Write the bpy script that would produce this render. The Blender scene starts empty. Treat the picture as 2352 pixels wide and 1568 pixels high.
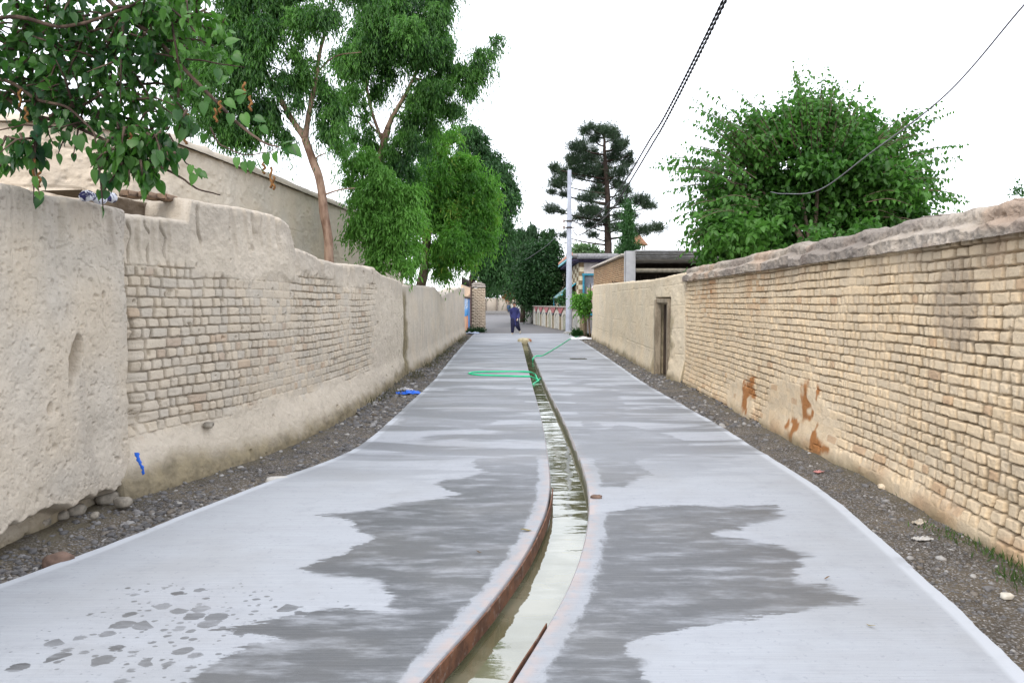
import bpy, math, random
import numpy as np
R = np.random.RandomState(7)
random.seed(7)
PI = math.pi
# ------------------------------------------------------------------ camera model
CAMH, F, PITCH = 1.65, 2352 * 26 / 36.0, math.radians(2.93)
CS, SN = math.cos(PITCH), math.sin(PITCH)

def ray(x, y):
    a, b = x - 1176.0, 784.0 - y
    return a, F * CS + b * SN, -F * SN + b * CS

def G(x, y, z=0.0):
    """Ground point seen at photo position x, y."""
    a, b, c = ray(x, y)
    k = (z - CAMH) / c
    return np.array([a * k, b * k, z])

def at(x, y, Y):
    a, b, c = ray(x, y)
    k = Y / b
    return np.array([a * k, Y, CAMH + c * k])

def zat(Y, y):
    k = (784.0 - y) / F
    return CAMH + Y * (k * CS - SN) / (CS + k * SN)

def xpix(X, Y, z=1.65):
    return 1176 + F * X / (Y * CS - (z - CAMH) * SN)

# ------------------------------------------------------------------ noise
def hsh(ix, iy, iz, s):
    n = (ix.astype(np.int64) * 374761393 + iy.astype(np.int64) * 668265263 + iz * 1442695041 + s * 974634221) & 0xffffffff
    n = ((n ^ (n >> 13)) * 1274126177) & 0xffffffff
    n = ((n ^ (n >> 16)) * 2246822519) & 0xffffffff
    return ((n ^ (n >> 15)) & 0xffffff) / float(0xffffff)

def vn(x, y, s=0):
    x, y = np.broadcast_arrays(np.asarray(x, float), np.asarray(y, float))
    ix, iy = np.floor(x), np.floor(y)
    fx, fy = x - ix, y - iy
    fx, fy = fx * fx * (3 - 2 * fx), fy * fy * (3 - 2 * fy)
    a, b = hsh(ix, iy, 0, s), hsh(ix + 1, iy, 0, s)
    c, d = hsh(ix, iy + 1, 0, s), hsh(ix + 1, iy + 1, 0, s)
    return (a + (b - a) * fx) * (1 - fy) + (c + (d - c) * fx) * fy

def fbm(x, y, o=3, s=0):
    t, a, n = 0, 1.0, 0
    for i in range(o):
        t = t + a * (vn(x * 2 ** i, y * 2 ** i, s + i * 17) * 2 - 1)
        n += a
        a *= .5
    return t / n

def sstep(a, b, x):
    t = np.clip((x - a) / (b - a), 0, 1)
    return t * t * (3 - 2 * t)

def nrm(v):
    return v / np.maximum(np.linalg.norm(v, axis=-1, keepdims=True), 1e-9)

# ------------------------------------------------------------------ scene helpers
SC = bpy.context.scene
COL = SC.collection

def tag(o, label=None, cat=None, group=None, kind=None):
    for k, v in (('label', label), ('category', cat), ('group', group), ('kind', kind)):
        if v:
            o[k] = v
    return o

def empty(name, loc, label=None, cat=None, group=None, kind=None):
    o = bpy.data.objects.new(name, None)
    o.location = [float(v) for v in loc]
    o.empty_display_size = .1
    COL.objects.link(o)
    return tag(o, label, cat, group, kind)

def wloc(o):
    p = np.array(o.location)
    while o.parent:
        o = o.parent
        p = p + np.array(o.location)
    return p

class MB:
    """collects geometry for ONE mesh object (world coordinates)"""
    def __init__(s):
        s.V, s.T, s.Q, s.N, s.n, s.at = [], [], [], [], 0, {}
        s.mt, s.mq = [], []

    def add(s, V, T=None, Q=None, N=None, mi=0, **at):
        V = np.asarray(V, float).reshape(-1, 3)
        s.V.append(V)
        if T is not None and len(T):
            s.T.append(np.asarray(T, int) + s.n); s.mt.append(np.full(len(T), mi))
        if Q is not None and len(Q):
            s.Q.append(np.asarray(Q, int) + s.n); s.mq.append(np.full(len(Q), mi))
        if N is not None:
            for f in N:
                s.N.append([i + s.n for i in f])
        for k, a in at.items():
            s.at.setdefault(k, {})[len(s.V) - 1] = np.broadcast_to(np.asarray(a, float), (len(V),))
        s.n += len(V)
        return s

    def box(s, c, d, rz=0, bev=0.0, tilt=None):
        """bevelled box, centre c, full size d"""
        hx, hy, hz = [v / 2 for v in d]
        b = min(bev, hx * .9, hy * .9, hz * .9)
        if b <= 0:
            V = np.array([[i, j, k] for i in (-hx, hx) for j in (-hy, hy) for k in (-hz, hz)])
            Q = [[0, 1, 3, 2], [4, 6, 7, 5], [0, 4, 5, 1], [2, 3, 7, 6], [0, 2, 6, 4], [1, 5, 7, 3]]
            T = None
        else:
            V = []; ix = {}
            for i in (-1, 1):
                for j in (-1, 1):
                    for k in (-1, 1):
                        for ax in range(3):
                            p = [i * (hx - b), j * (hy - b), k * (hz - b)]
                            p[ax] = [i * hx, j * hy, k * hz][ax]
                            ix[i, j, k, ax] = len(V); V.append(p)
            V = np.array(V); Q = []; T = []
            for ax in range(3):
                o1, o2 = [a for a in range(3) if a != ax]
                for sg in (-1, 1):
                    f = []
                    for (p, q) in ((-1, -1), (1, -1), (1, 1), (-1, 1)):
                        t = [0, 0, 0]; t[ax] = sg; t[o1] = p; t[o2] = q
                        f.append(ix[t[0], t[1], t[2], ax])
                    Q.append(f)
                for p in (-1, 1):
                    for q in (-1, 1):
                        t1 = [0, 0, 0]; t2 = [0, 0, 0]
                        t1[ax], t2[ax] = -1, 1
                        for t in (t1, t2):
                            t[o1], t[o2] = p, q
                        Q.append([ix[(*t1, o1)], ix[(*t2, o1)], ix[(*t2, o2)], ix[(*t1, o2)]])
            for i in (-1, 1):
                for j in (-1, 1):
                    for k in (-1, 1):
                        T.append([ix[i, j, k, 0], ix[i, j, k, 1], ix[i, j, k, 2]])
        if tilt is not None:
            ca, sa = math.cos(tilt), math.sin(tilt)
            V = V @ np.array([[1, 0, 0], [0, ca, sa], [0, -sa, ca]])
        ca, sa = math.cos(rz), math.sin(rz)
        V = V @ np.array([[ca, sa, 0], [-sa, ca, 0], [0, 0, 1]])
        return s.add(V + np.asarray(c, float), T=T, Q=Q)

    def tube(s, P, r, seg=8, cap=True, mi=0, **at):
        P = np.asarray(P, float); n = len(P)
        r = np.broadcast_to(np.asarray(r, float), (n,))
        t = np.gradient(P, axis=0); t = nrm(t)
        up = np.array([0, 0, 1.0]) if abs(t[0][2]) < .9 else np.array([1.0, 0, 0])
        a = nrm(np.cross(t[0], up)); A = []
        for i in range(n):
            a = a - t[i] * np.dot(a, t[i]); a = a / max(np.linalg.norm(a), 1e-9); A.append(a)
        A = np.array(A); B = np.cross(t, A)
        th = np.arange(seg) * 2 * PI / seg
        V = P[:, None] + r[:, None, None] * (np.cos(th)[None, :, None] * A[:, None] + np.sin(th)[None, :, None] * B[:, None])
        i, j = np.meshgrid(np.arange(n - 1), np.arange(seg), indexing='ij')
        j2 = (j + 1) % seg
        Q = np.stack([i * seg + j, i * seg + j2, (i + 1) * seg + j2, (i + 1) * seg + j], -1).reshape(-1, 4)
        N = [list(range(seg))[::-1], list(range((n - 1) * seg, n * seg))] if cap else None
        return s.add(V.reshape(-1, 3), Q=Q, N=N, mi=mi, **at)

    def loft(s, rings, seg=16, cap=True):
        """rings: (cx,cy,cz,rx,ry)"""
        th = np.arange(seg) * 2 * PI / seg
        V = np.concatenate([np.stack([c[0] + c[3] * np.cos(th), c[1] + c[4] * np.sin(th), np.full(seg, c[2])], -1) for c in rings])
        n = len(rings)
        i, j = np.meshgrid(np.arange(n - 1), np.arange(seg), indexing='ij')
        j2 = (j + 1) % seg
        Q = np.stack([i * seg + j, i * seg + j2, (i + 1) * seg + j2, (i + 1) * seg + j], -1).reshape(-1, 4)
        N = [list(range(seg))[::-1], list(range((n - 1) * seg, n * seg))] if cap else None
        return s.add(V, Q=Q, N=N)

    def build(s, name, mat, parent=None, smooth=True, sharp=None, origin=None):
        V = np.concatenate(s.V)
        if parent is not None:
            org = wloc(parent)
        elif origin is not None:
            org = np.asarray(origin, float)
        else:
            lo, hi = V.min(0), V.max(0)
            org = np.array([(lo[0] + hi[0]) / 2, (lo[1] + hi[1]) / 2, lo[2]])
        me = bpy.data.meshes.new(name)
        T = np.concatenate(s.T) if s.T else np.zeros((0, 3), int)
        Q = np.concatenate(s.Q) if s.Q else np.zeros((0, 4), int)
        nl = [len(f) for f in s.N]
        loops = np.concatenate([T.ravel(), Q.ravel(), np.array([i for f in s.N for i in f], int)]).astype(np.int32)
        tot = np.concatenate([np.full(len(T), 3), np.full(len(Q), 4), np.array(nl, int)]).astype(np.int32)
        st = np.concatenate([[0], np.cumsum(tot)[:-1]]).astype(np.int32)
        me.vertices.add(len(V)); me.vertices.foreach_set('co', (V - org).astype(np.float32).ravel())
        me.loops.add(len(loops)); me.loops.foreach_set('vertex_index', loops)
        me.polygons.add(len(tot)); me.polygons.foreach_set('loop_start', st)
        me.polygons.foreach_set('use_smooth', np.full(len(tot), bool(smooth)))
        mats = mat if isinstance(mat, (list, tuple)) else [mat]
        for m in mats:
            me.materials.append(m)
        if len(mats) > 1:
            mi = np.concatenate(s.mt + s.mq + [np.zeros(len(nl), int)]).astype(np.int32)
            me.polygons.foreach_set('material_index', mi)
        me.update(calc_edges=True)
        for k, d in s.at.items():
            arr = np.concatenate([d.get(i, np.zeros(len(v))) for i, v in enumerate(s.V)]).astype(np.float32)
            a = me.attributes.new(k, 'FLOAT', 'POINT'); a.data.foreach_set('value', arr)
        me.validate()
        if sharp is not None:
            try:
                me.set_sharp_from_angle(angle=math.radians(sharp))
            except Exception:
                pass
        o = bpy.data.objects.new(name, me); COL.objects.link(o)
        if parent is not None:
            o.parent = parent
        else:
            o.location = org
        return o

def grid_faces(nr, nc):
    i, j = np.meshgrid(np.arange(nr - 1), np.arange(nc - 1), indexing='ij')
    return np.stack([i * nc + j, i * nc + j + 1, (i + 1) * nc + j + 1, (i + 1) * nc + j], -1).reshape(-1, 4)

def catmull(P, m=8):
    P = np.asarray(P, float)
    E = np.vstack([2 * P[0] - P[1], P, 2 * P[-1] - P[-2]])
    out = []
    for i in range(1, len(E) - 2):
        p0, p1, p2, p3 = E[i - 1], E[i], E[i + 1], E[i + 2]
        for t in np.arange(m) / m:
            out.append(.5 * (2 * p1 + (p2 - p0) * t + (2 * p0 - 5 * p1 + 4 * p2 - p3) * t * t + (3 * p1 - p0 - 3 * p2 + p3) * t ** 3))
    out.append(P[-1])
    return np.array(out)

# ------------------------------------------------------------------ materials
class NT:
    def __init__(s, name):
        s.m = bpy.data.materials.new(name); s.m.use_nodes = True
        s.t = s.m.node_tree; s.t.nodes.clear()
        s.out = s.n('ShaderNodeOutputMaterial')
        s.tc = s.n('ShaderNodeTexCoord').outputs['Object']

    def n(s, ty, **kw):
        nd = s.t.nodes.new(ty)
        for k, v in kw.items():
            setattr(nd, k, v)
        return nd

    def set(s, sock, v):
        if isinstance(v, bpy.types.NodeSocket):
            s.t.links.new(v, sock)
        elif v is not None:
            if hasattr(sock.default_value, '__len__') and not isinstance(v, str):
                v = tuple(v)
                if len(v) == 3 and len(sock.default_value) == 4:
                    v = v + (1,)
            sock.default_value = v

    def map(s, scale=(1, 1, 1), co=None):
        nd = s.n('ShaderNodeMapping')
        s.set(nd.inputs['Vector'], co or s.tc); nd.inputs['Scale'].default_value = scale
        return nd.outputs[0]

    def noise(s, scale, det=3, rough=.55, co=None, dist=0):
        nd = s.n('ShaderNodeTexNoise')
        s.set(nd.inputs['Vector'], co or s.tc)
        nd.inputs['Scale'].default_value = scale; nd.inputs['Detail'].default_value = det
        nd.inputs['Roughness'].default_value = rough; nd.inputs['Distortion'].default_value = dist
        return nd.outputs['Fac']

    def voro(s, scale, co=None, out='Distance'):
        nd = s.n('ShaderNodeTexVoronoi')
        s.set(nd.inputs['Vector'], co or s.tc); nd.inputs['Scale'].default_value = scale
        return nd.outputs[out]

    def ramp(s, f, a, b):
        nd = s.n('ShaderNodeMapRange'); nd.interpolation_type = 'SMOOTHSTEP'
        s.set(nd.inputs['Value'], f); s.set(nd.inputs['From Min'], a); s.set(nd.inputs['From Max'], b)
        return nd.outputs[0]

    def attr(s, name):
        return s.n('ShaderNodeAttribute', attribute_name=name).outputs['Fac']

    def math(s, op, a, b=0.0):
        nd = s.n('ShaderNodeMath', operation=op)
        s.set(nd.inputs[0], a); s.set(nd.inputs[1], b)
        return nd.outputs[0]

    def mix(s, f, a, b, mode='MIX'):
        nd = s.n('ShaderNodeMix', data_type='RGBA', blend_type=mode)
        s.set(nd.inputs[0], f); s.set(nd.inputs[6], a); s.set(nd.inputs[7], b)
        return nd.outputs[2]

    def bump(s, h, dist=.01, stren=1.0, nor=None):
        nd = s.n('ShaderNodeBump'); nd.inputs['Distance'].default_value = dist
        nd.inputs['Strength'].default_value = stren
        s.set(nd.inputs['Height'], h)
        if nor is not None:
            s.set(nd.inputs['Normal'], nor)
        return nd.outputs[0]

    def pbr(s, col, rough=.9, nor=None, spec=.3, metal=0.0, ior=None):
        b = s.n('ShaderNodeBsdfPrincipled')
        s.set(b.inputs['Base Color'], col); s.set(b.inputs['Roughness'], rough)
        s.set(b.inputs['Metallic'], metal); s.set(b.inputs['Specular IOR Level'], spec)
        if ior:
            b.inputs['IOR'].default_value = ior
        if nor is not None:
            s.set(b.inputs['Normal'], nor)
        s.t.links.new(b.outputs[0], s.out.inputs[0])
        return s.m

MC = {}
def plain(name, col, rough=.8, var=.25, scale=9, bump=.004, spec=.3, metal=0.0):
    """a procedural paint / wood / stone look: mottled colour and fine relief"""
    if name in MC:
        return MC[name]
    t = NT(name)
    c = np.array(col)
    f = t.noise(scale, 4)
    f2 = t.noise(scale * 7, 2)
    base = t.mix(t.ramp(f, .3, .7), c * (1 - var), np.minimum(c * (1 + var), 1))
    base = t.mix(t.math('MULTIPLY', t.ramp(f2, .5, .8), var), base, c * .55)
    MC[name] = t.pbr(base, rough, t.bump(f2, bump, .7), spec, metal)
    return MC[name]

def mud_mat(name, c1, c2, dampc=(.15, .125, .075), stainc=(.42, .19, .07), jointc=(.30, .24, .165), streak=.25, fine=.006):
    t = NT(name)
    tint = t.attr('tint')
    big = t.noise(.9, 4, .6)
    mid = t.noise(6, 4, .6)
    grit = t.noise(60, 3, .7)
    col = t.mix(t.ramp(big, .3, .7), c1, c2)
    col = t.mix(t.math('MULTIPLY', t.ramp(mid, .42, .75), .45), col, np.array(c2) * .82)
    col = t.mix(t.math('MULTIPLY', tint, .55), col, np.array(c1) * (1.12, 1.03, .90))
    col = t.mix(t.math('MULTIPLY', t.ramp(t.noise(14, 3), .55, .75), .25), col, np.minimum(np.array(c1) * 1.2, 1))
    sk = t.noise(1.0, 4, .65, co=t.map((3.2, 3.2, .45)))
    col = t.mix(t.math('MULTIPLY', t.ramp(sk, .52, .72), streak), col, np.array(c2) * (.55, .55, .58))
    col = t.mix(t.math('MULTIPLY', t.ramp(grit, .58, .72), .35), col, np.array(c2) * .5)
    col = t.mix(t.math('MULTIPLY', t.attr('joint_tone'), t.ramp(t.noise(2.5, 3), .3, .75)), col, t.mix(mid, jointc, np.array(jointc) * .7))  # joint recesses toned darker than the brick faces
    col = t.mix(t.attr('stain'), col, t.mix(mid, stainc, np.array(stainc) * .6))
    col = t.mix(t.attr('damp'), col, t.mix(t.ramp(mid, .35, .65), dampc, np.array(dampc) * 1.7))
    col = t.mix(t.attr('soot'), col, np.array(c2) * (.62, .62, .66))
    h = t.math('ADD', t.math('MULTIPLY', mid, 1.6), t.math('ADD', t.math('MULTIPLY', t.noise(22, 4, .65), .9), t.math('MULTIPLY', grit, .35)))
    return t.pbr(col, .95, t.bump(h, fine * 2.2, .9), .15)

def leaf_mat(name, dark, light, yel=None, trans=.35, rough=.45):
    t = NT(name)
    r = t.attr('rnd')
    big = t.noise(.8, 2)
    col = t.mix(t.ramp(t.math('ADD', t.math('MULTIPLY', r, .7), t.math('MULTIPLY', big, .5)), .15, 1.0), dark, light)
    if yel is not None:
        col = t.mix(t.ramp(r, .9, 1.0), col, yel)
    b = t.n('ShaderNodeBsdfPrincipled')
    t.set(b.inputs['Base Color'], col); b.inputs['Roughness'].default_value = rough
    b.inputs['Specular IOR Level'].default_value = .35
    tr = t.n('ShaderNodeBsdfTranslucent')
    t.set(tr.inputs['Color'], t.mix(.5, col, np.array(light) * (1.1, 1.5, .7), 'MIX'))
    mx = t.n('ShaderNodeMixShader'); mx.inputs[0].default_value = trans
    t.t.links.new(b.outputs[0], mx.inputs[1]); t.t.links.new(tr.outputs[0], mx.inputs[2])
    t.t.links.new(mx.outputs[0], t.out.inputs[0])
    return t.m

def bark_mat(name, c1, c2, sc=4):
    t = NT(name)
    f = t.noise(sc, 4, .6, co=t.map((1, 1, .35)))
    g = t.noise(sc * 8, 3, .6, co=t.map((1, 1, .3)))
    return t.pbr(t.mix(t.ramp(t.math('ADD', f, t.math('MULTIPLY', t.math('SUBTRACT', g, .5), .35)), .38, .62), c1, c2), .85, t.bump(g, .015, .8), .2)

# ------------------------------------------------------------------ road geometry curves
def curve(px, smooth=5):
    P = np.array([G(x, y)[:2] for x, y in px])
    P = P[np.argsort(P[:, 1])]
    ly = np.linspace(math.log(1.2), math.log(130), 900)
    X = np.interp(ly, np.log(P[:, 1]), P[:, 0])
    k = np.ones(smooth * 2 + 1) / (smooth * 2 + 1)
    Xs = np.convolve(np.pad(X, smooth, mode='edge'), k, 'valid')
    return lambda Y: np.interp(np.log(Y), ly, Xs)

LE = curve([(-420, 1480), (0, 1340), (210, 1266), (420, 1181), (600, 1111), (720, 1070), (790, 1043), (830, 1022), (870, 990), (1000, 870), (1085, 770)], 9)
RE = curve([(2480, 1668), (2352, 1545), (2250, 1440), (2130, 1335), (2010, 1225), (1900, 1132), (1770, 1050), (1650, 975), (1480, 880), (1340, 785)], 14)
CL = curve([(750, 1800), (965, 1568), (1080, 1440), (1180, 1320), (1240, 1215), (1268, 1130), (1260, 1050), (1245, 960), (1222, 880), (1198, 785)], 22)
CR = curve([(1020, 1800), (1170, 1568), (1260, 1430), (1330, 1290), (1355, 1160), (1345, 1090), (1302, 980), (1250, 878), (1212, 785)], 22)
CEND = 32.0

# ------------------------------------------------------------------ ROAD
def poly_sd(px, py, poly):
    poly = np.array(poly, float)
    a = poly; b = np.roll(poly, -1, 0)
    d = np.full(px.shape, 1e9); ins = np.zeros(px.shape, bool)
    for (x0, y0), (x1, y1) in zip(a, b):
        ex, ey = x1 - x0, y1 - y0
        t = np.clip(((px - x0) * ex + (py - y0) * ey) / (ex * ex + ey * ey + 1e-12), 0, 1)
        d = np.minimum(d, (px - x0 - t * ex) ** 2 + (py - y0 - t * ey) ** 2)
        c = ((y0 > py) != (y1 > py)) & (px < (x1 - x0) * (py - y0) / (y1 - y0 + 1e-12) + x0)
        ins ^= c
    return np.sqrt(d) * np.where(ins, 1, -1)

WET = [
    [(1285, 1046), (1150, 1050), (1085, 1056), (1100, 1085), (990, 1110), (1062, 1138), (940, 1150), (850, 1170), (735, 1183), (800, 1198),
     (852, 1236), (800, 1266), (690, 1300), (745, 1330), (830, 1335), (912, 1368), (870, 1398), (740, 1396), (690, 1412), (560, 1432), (500, 1440), (640, 1470),
     (520, 1500), (400, 1575), (330, 1640), (930, 1640), (1060, 1510), (1140, 1400), (1220, 1310), (1260, 1210), (1285, 1130)],
    [(1395, 1175), (1500, 1160), (1780, 1160), (1818, 1192), (1700, 1213), (1640, 1224), (1800, 1250), (1872, 1268), (1845, 1292), (1832, 1332), (1900, 1340), (1962, 1362),
     (2000, 1393), (1830, 1402), (1620, 1432), (1480, 1462), (1450, 1490), (1500, 1520), (1470, 1600), (1120, 1600), (1230, 1440), (1300, 1300), (1345, 1180)],
    [(1340, 1120), (1320, 1010), (1420, 975), (1520, 990), (1590, 1020), (1460, 1060), (1500, 1090), (1440, 1120)],
    [(940, 905), (1190, 890), (1215, 940), (1080, 930), (960, 930), (1000, 950), (1150, 965), (1090, 985), (900, 985), (930, 960)],
    [(1310, 905), (1400, 890), (1440, 930), (1340, 960), (1395, 975), (1340, 985)],
]
WETS = [[tuple(G(*p)[:2]) for p in poly] for poly in WET]
DROP = [tuple(G(*p)[:2]) for p in [(60, 1640), (-30, 1560), (150, 1480), (290, 1400), (330, 1365), (560, 1380), (700, 1395), (560, 1470), (430, 1500), (300, 1640)]]

def road_mat(name, base, dark):
    t = NT(name)
    pos = t.n('ShaderNodeNewGeometry').outputs['Position']
    brush = t.noise(1.0, 6, .8, co=t.map((1.6, 75, 1), pos))
    brush2 = t.noise(1.0, 5, .7, co=t.map((.7, 7, 1), pos))
    blot = t.noise(.8, 4, .6, co=pos)
    grain = t.noise(160, 2, .7, co=pos)
    c = t.mix(t.ramp(brush, .3, .7), np.array(base) * .92, np.array(base) * 1.06)
    c = t.mix(t.math('MULTIPLY', t.ramp(brush2, .4, .7), .22), c, np.array(base) * .75)
    c = t.mix(t.math('MULTIPLY', t.ramp(blot, .45, .66), .38), c, np.array(base) * (.80, .77, .72))
    c = t.mix(t.math('MULTIPLY', t.ramp(t.noise(4.5, 5, .7, co=pos), .5, .72), .34), c, np.array(base) * .74)
    c = t.mix(t.math('MULTIPLY', t.ramp(t.noise(22, 4, .7, co=pos), .58, .70), .5), c, np.array(base) * .62)
    c = t.mix(t.math('MULTIPLY', t.ramp(grain, .55, .75), .25), c, np.array(base) * .6)
    edge = t.attr('edge')
    c = t.mix(t.math('MULTIPLY', edge, t.ramp(t.noise(5, 3, co=pos), .15, .5)), c, np.array(base) * 1.28)
    c = t.mix(t.math('MULTIPLY', t.attr('lip'), t.ramp(t.noise(9, 4, co=pos), .35, .6)), c, (.42, .355, .335))
    # wet stains: distance to the edge of each spill, ragged by noise
    n1 = t.noise(1.0, 6, .72, co=t.map((2.2, 9, 1), pos)); n2 = t.noise(1.0, 4, .7, co=t.map((10, 40, 1), pos))
    sd = t.math('ADD', t.attr('wet'), t.math('ADD', t.math('MULTIPLY', t.math('SUBTRACT', n1, .5), .34), t.math('MULTIPLY', t.math('SUBTRACT', n2, .5), .11)))
    wet = t.ramp(sd, -.006, t.math('ADD', .012, t.math('MULTIPLY', t.ramp(t.noise(1.3, 3, co=pos), .45, .7), .16)))
    dvec = t.map((1, 1.15, 0), pos)
    ds = t.n('ShaderNodeTexVoronoi'); t.set(ds.inputs['Vector'], dvec); ds.inputs['Scale'].default_value = 9
    rad = t.math('ADD', .10, t.math('MULTIPLY', t.n('ShaderNodeSeparateColor').outputs[0], 0))
    sep = t.n('ShaderNodeSeparateColor'); t.set(sep.inputs[0], ds.outputs['Color'])
    rr = t.math('MULTIPLY', t.math('POWER', sep.outputs[0], 1.3), .62)
    dd = t.math('SUBTRACT', t.math('MULTIPLY', rr, t.attr('drops')), t.math('ADD', ds.outputs['Distance'], t.math('MULTIPLY', t.math('SUBTRACT', n2, .5), .5)))
    drop = t.ramp(dd, -.01, .03)
    d2 = t.n('ShaderNodeTexVoronoi'); t.set(d2.inputs['Vector'], t.map((1, 1.3, 0), pos)); d2.inputs['Scale'].default_value = 21
    sp2 = t.n('ShaderNodeSeparateColor'); t.set(sp2.inputs[0], d2.outputs['Color'])
    dd2 = t.math('SUBTRACT', t.math('MULTIPLY', t.math('MULTIPLY', t.math('POWER', sp2.outputs[0], 2.5), .5), t.attr('drops')), t.math('ADD', d2.outputs['Distance'], t.math('MULTIPLY', t.math('SUBTRACT', n2, .5), .6)))
    drop = t.math('MAXIMUM', t.math('MULTIPLY', drop, t.math('ADD', .55, t.math('MULTIPLY', sep.outputs[1], .45))), t.math('MULTIPLY', t.ramp(dd2, -.02, .05), .8))
    ws = t.math('MAXIMUM', wet, drop)
    ws = t.math('MULTIPLY', ws, t.math('SUBTRACT', 1.0, t.math('MULTIPLY', t.ramp(t.noise(1.0, 6, .7, co=t.map((2.0, 7, 1), pos)), .44, .72), .72)))
    ws = t.math('MULTIPLY', ws, t.attr('wamt'))
    rimn = t.math('ADD', t.attr('rim'), t.math('MULTIPLY', t.math('SUBTRACT', t.noise(1.0, 6, .75, co=t.map((7, 5, 1), pos)), .5), 2.0))
    ws = t.math('MULTIPLY', ws, t.math('SUBTRACT', 1.0, t.math('MULTIPLY', t.ramp(rimn, .35, .75), .85)))
    far = t.math('MULTIPLY', t.attr('farwet'), t.ramp(t.noise(1.0, 4, .6, co=t.map((.45, 1.9, 1), pos), dist=.5), .42, .56))
    ws = t.math('MAXIMUM', ws, far)
    wc = t.mix(t.ramp(brush, .25, .75), np.array(dark) * .72, np.array(dark) * 1.26)
    wc = t.mix(t.math('MULTIPLY', t.ramp(blot, .42, .66), .45), wc, np.array(dark) * (1.40, 1.32, 1.20))
    c = t.mix(ws, c, wc)
    rough = t.n('ShaderNodeMapRange'); t.set(rough.inputs['Value'], ws); rough.inputs['To Min'].default_value = .85; rough.inputs['To Max'].default_value = .42
    h = t.math('ADD', t.math('MULTIPLY', brush, 1.0), t.math('MULTIPLY', grain, .4))
    return t.pbr(c, rough.outputs[0], t.bump(h, .004, .55), .35)

M_ROAD = road_mat('concrete', (.338, .361, .394), (.094, .101, .110))
rows = np.exp(np.linspace(math.log(1.6), math.log(CEND), 330))
road = MB()

def slab(mb, xa, xb, Ys, ncol, lipa=0, lipb=0, edga=1, edgb=1, thick=.16, fw=1.0):
    u = np.linspace(0, 1, ncol)
    a, b = xa(Ys), xb(Ys)
    X = a[:, None] + (b - a)[:, None] * u[None]
    Yg = np.broadcast_to(Ys[:, None], X.shape)
    if edga:
        X[:, 0] += .012 * fbm(Ys * 3, Ys * 0, 3, 5) + .005 * fbm(Ys * 22, Ys * 0, 2, 6)
    if edgb:
        X[:, -1] += .012 * fbm(Ys * 3, Ys * 0 + 9, 3, 5) + .005 * fbm(Ys * 22, Ys * 0, 2, 7)
    Z = .004 * fbm(X * .8, Yg * .8, 2, 3)
    wet = np.full(X.shape, -9.0)
    for poly in WETS:
        wet = np.maximum(wet, poly_sd(X, Yg, poly))
    drops = sstep(-.35, .0, poly_sd(X, Yg, DROP))
    wa = (b - a)[:, None]
    da, db = u[None] * wa, (1 - u[None]) * wa
    lip = np.maximum(lipa * sstep(.09, .03, da), lipb * sstep(.09, .03, db)) * .75 * sstep(9.5, 6.0, Yg)
    edge = np.maximum(edga * sstep(.10, .06, da), edgb * sstep(.10, .06, db))
    rim = np.maximum(lipa * sstep(.22, .05, da), lipb * sstep(.19, .04, db))
    farw = sstep(6.0, 9, Yg) * .66 * fw
    wamt = 1 - .50 * sstep(6.3, 8.2, Yg)
    at = dict(wet=np.clip(wet, -.6, .6).ravel(), drops=drops.ravel(), edge=edge.ravel(), lip=lip.ravel(), rim=(rim + 0 * X).ravel(), wamt=wamt.ravel(), farwet=farw.ravel())
    nr = len(Ys)
    mb.add(np.stack([X, Yg, Z], -1).reshape(-1, 3), Q=grid_faces(nr, ncol), **at)
    for col, sg in ((0, -1), (-1, 1)):      # rounded arris + side face
        x, y, z = X[:, col], Ys, Z[:, col]
        P = np.stack([np.stack([x, y, z], -1), np.stack([x + sg * .010, y, z - .012], -1), np.stack([x + sg * .012, y, z - thick], -1)], 1)
        n0 = mb.n
        mb.add(P.reshape(-1, 3), Q=grid_faces(nr, 3), edge=1.0 if (edga if col == 0 else edgb) else .2, wet=-.6, lip=(lipa if col == 0 else lipb) * .6)

CLo = lambda Y: CL(Y) - .012
CRo = lambda Y: CR(Y) + .012
slab(road, LE, CLo, rows, 90, lipb=1, edgb=0)
slab(road, CRo, RE, rows, 70, lipa=1, edga=0)
rows2 = np.exp(np.linspace(math.log(CEND), math.log(41), 40))
slab(road, LE, RE, rows2, 60, fw=.6)
o = road.build('road', M_ROAD, origin=(0, 0, 0)); tag(o, 'pale concrete lane slab with wet patches on both sides of the drain', 'road', kind='structure')

# older darker street beyond the slab
old = MB()
Yo = np.exp(np.linspace(math.log(40.9), math.log(125), 60)); uo = np.linspace(0, 1, 30)
Xo = -14 + 24 * uo[None] + 0 * Yo[:, None]
old.add(np.stack([Xo, np.broadcast_to(Yo[:, None], Xo.shape), np.full(Xo.shape, -.006)], -1).reshape(-1, 3), Q=grid_faces(60, 30), wet=-.6, farwet=.55, wamt=1)
M_OLD = road_mat('old_concrete', (.165, .162, .165), (.085, .085, .09))
o = old.build('street', M_OLD, origin=(0, 40, 0)); tag(o, 'darker grey street beyond the end of the pale concrete lane', 'street', kind='structure')

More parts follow.
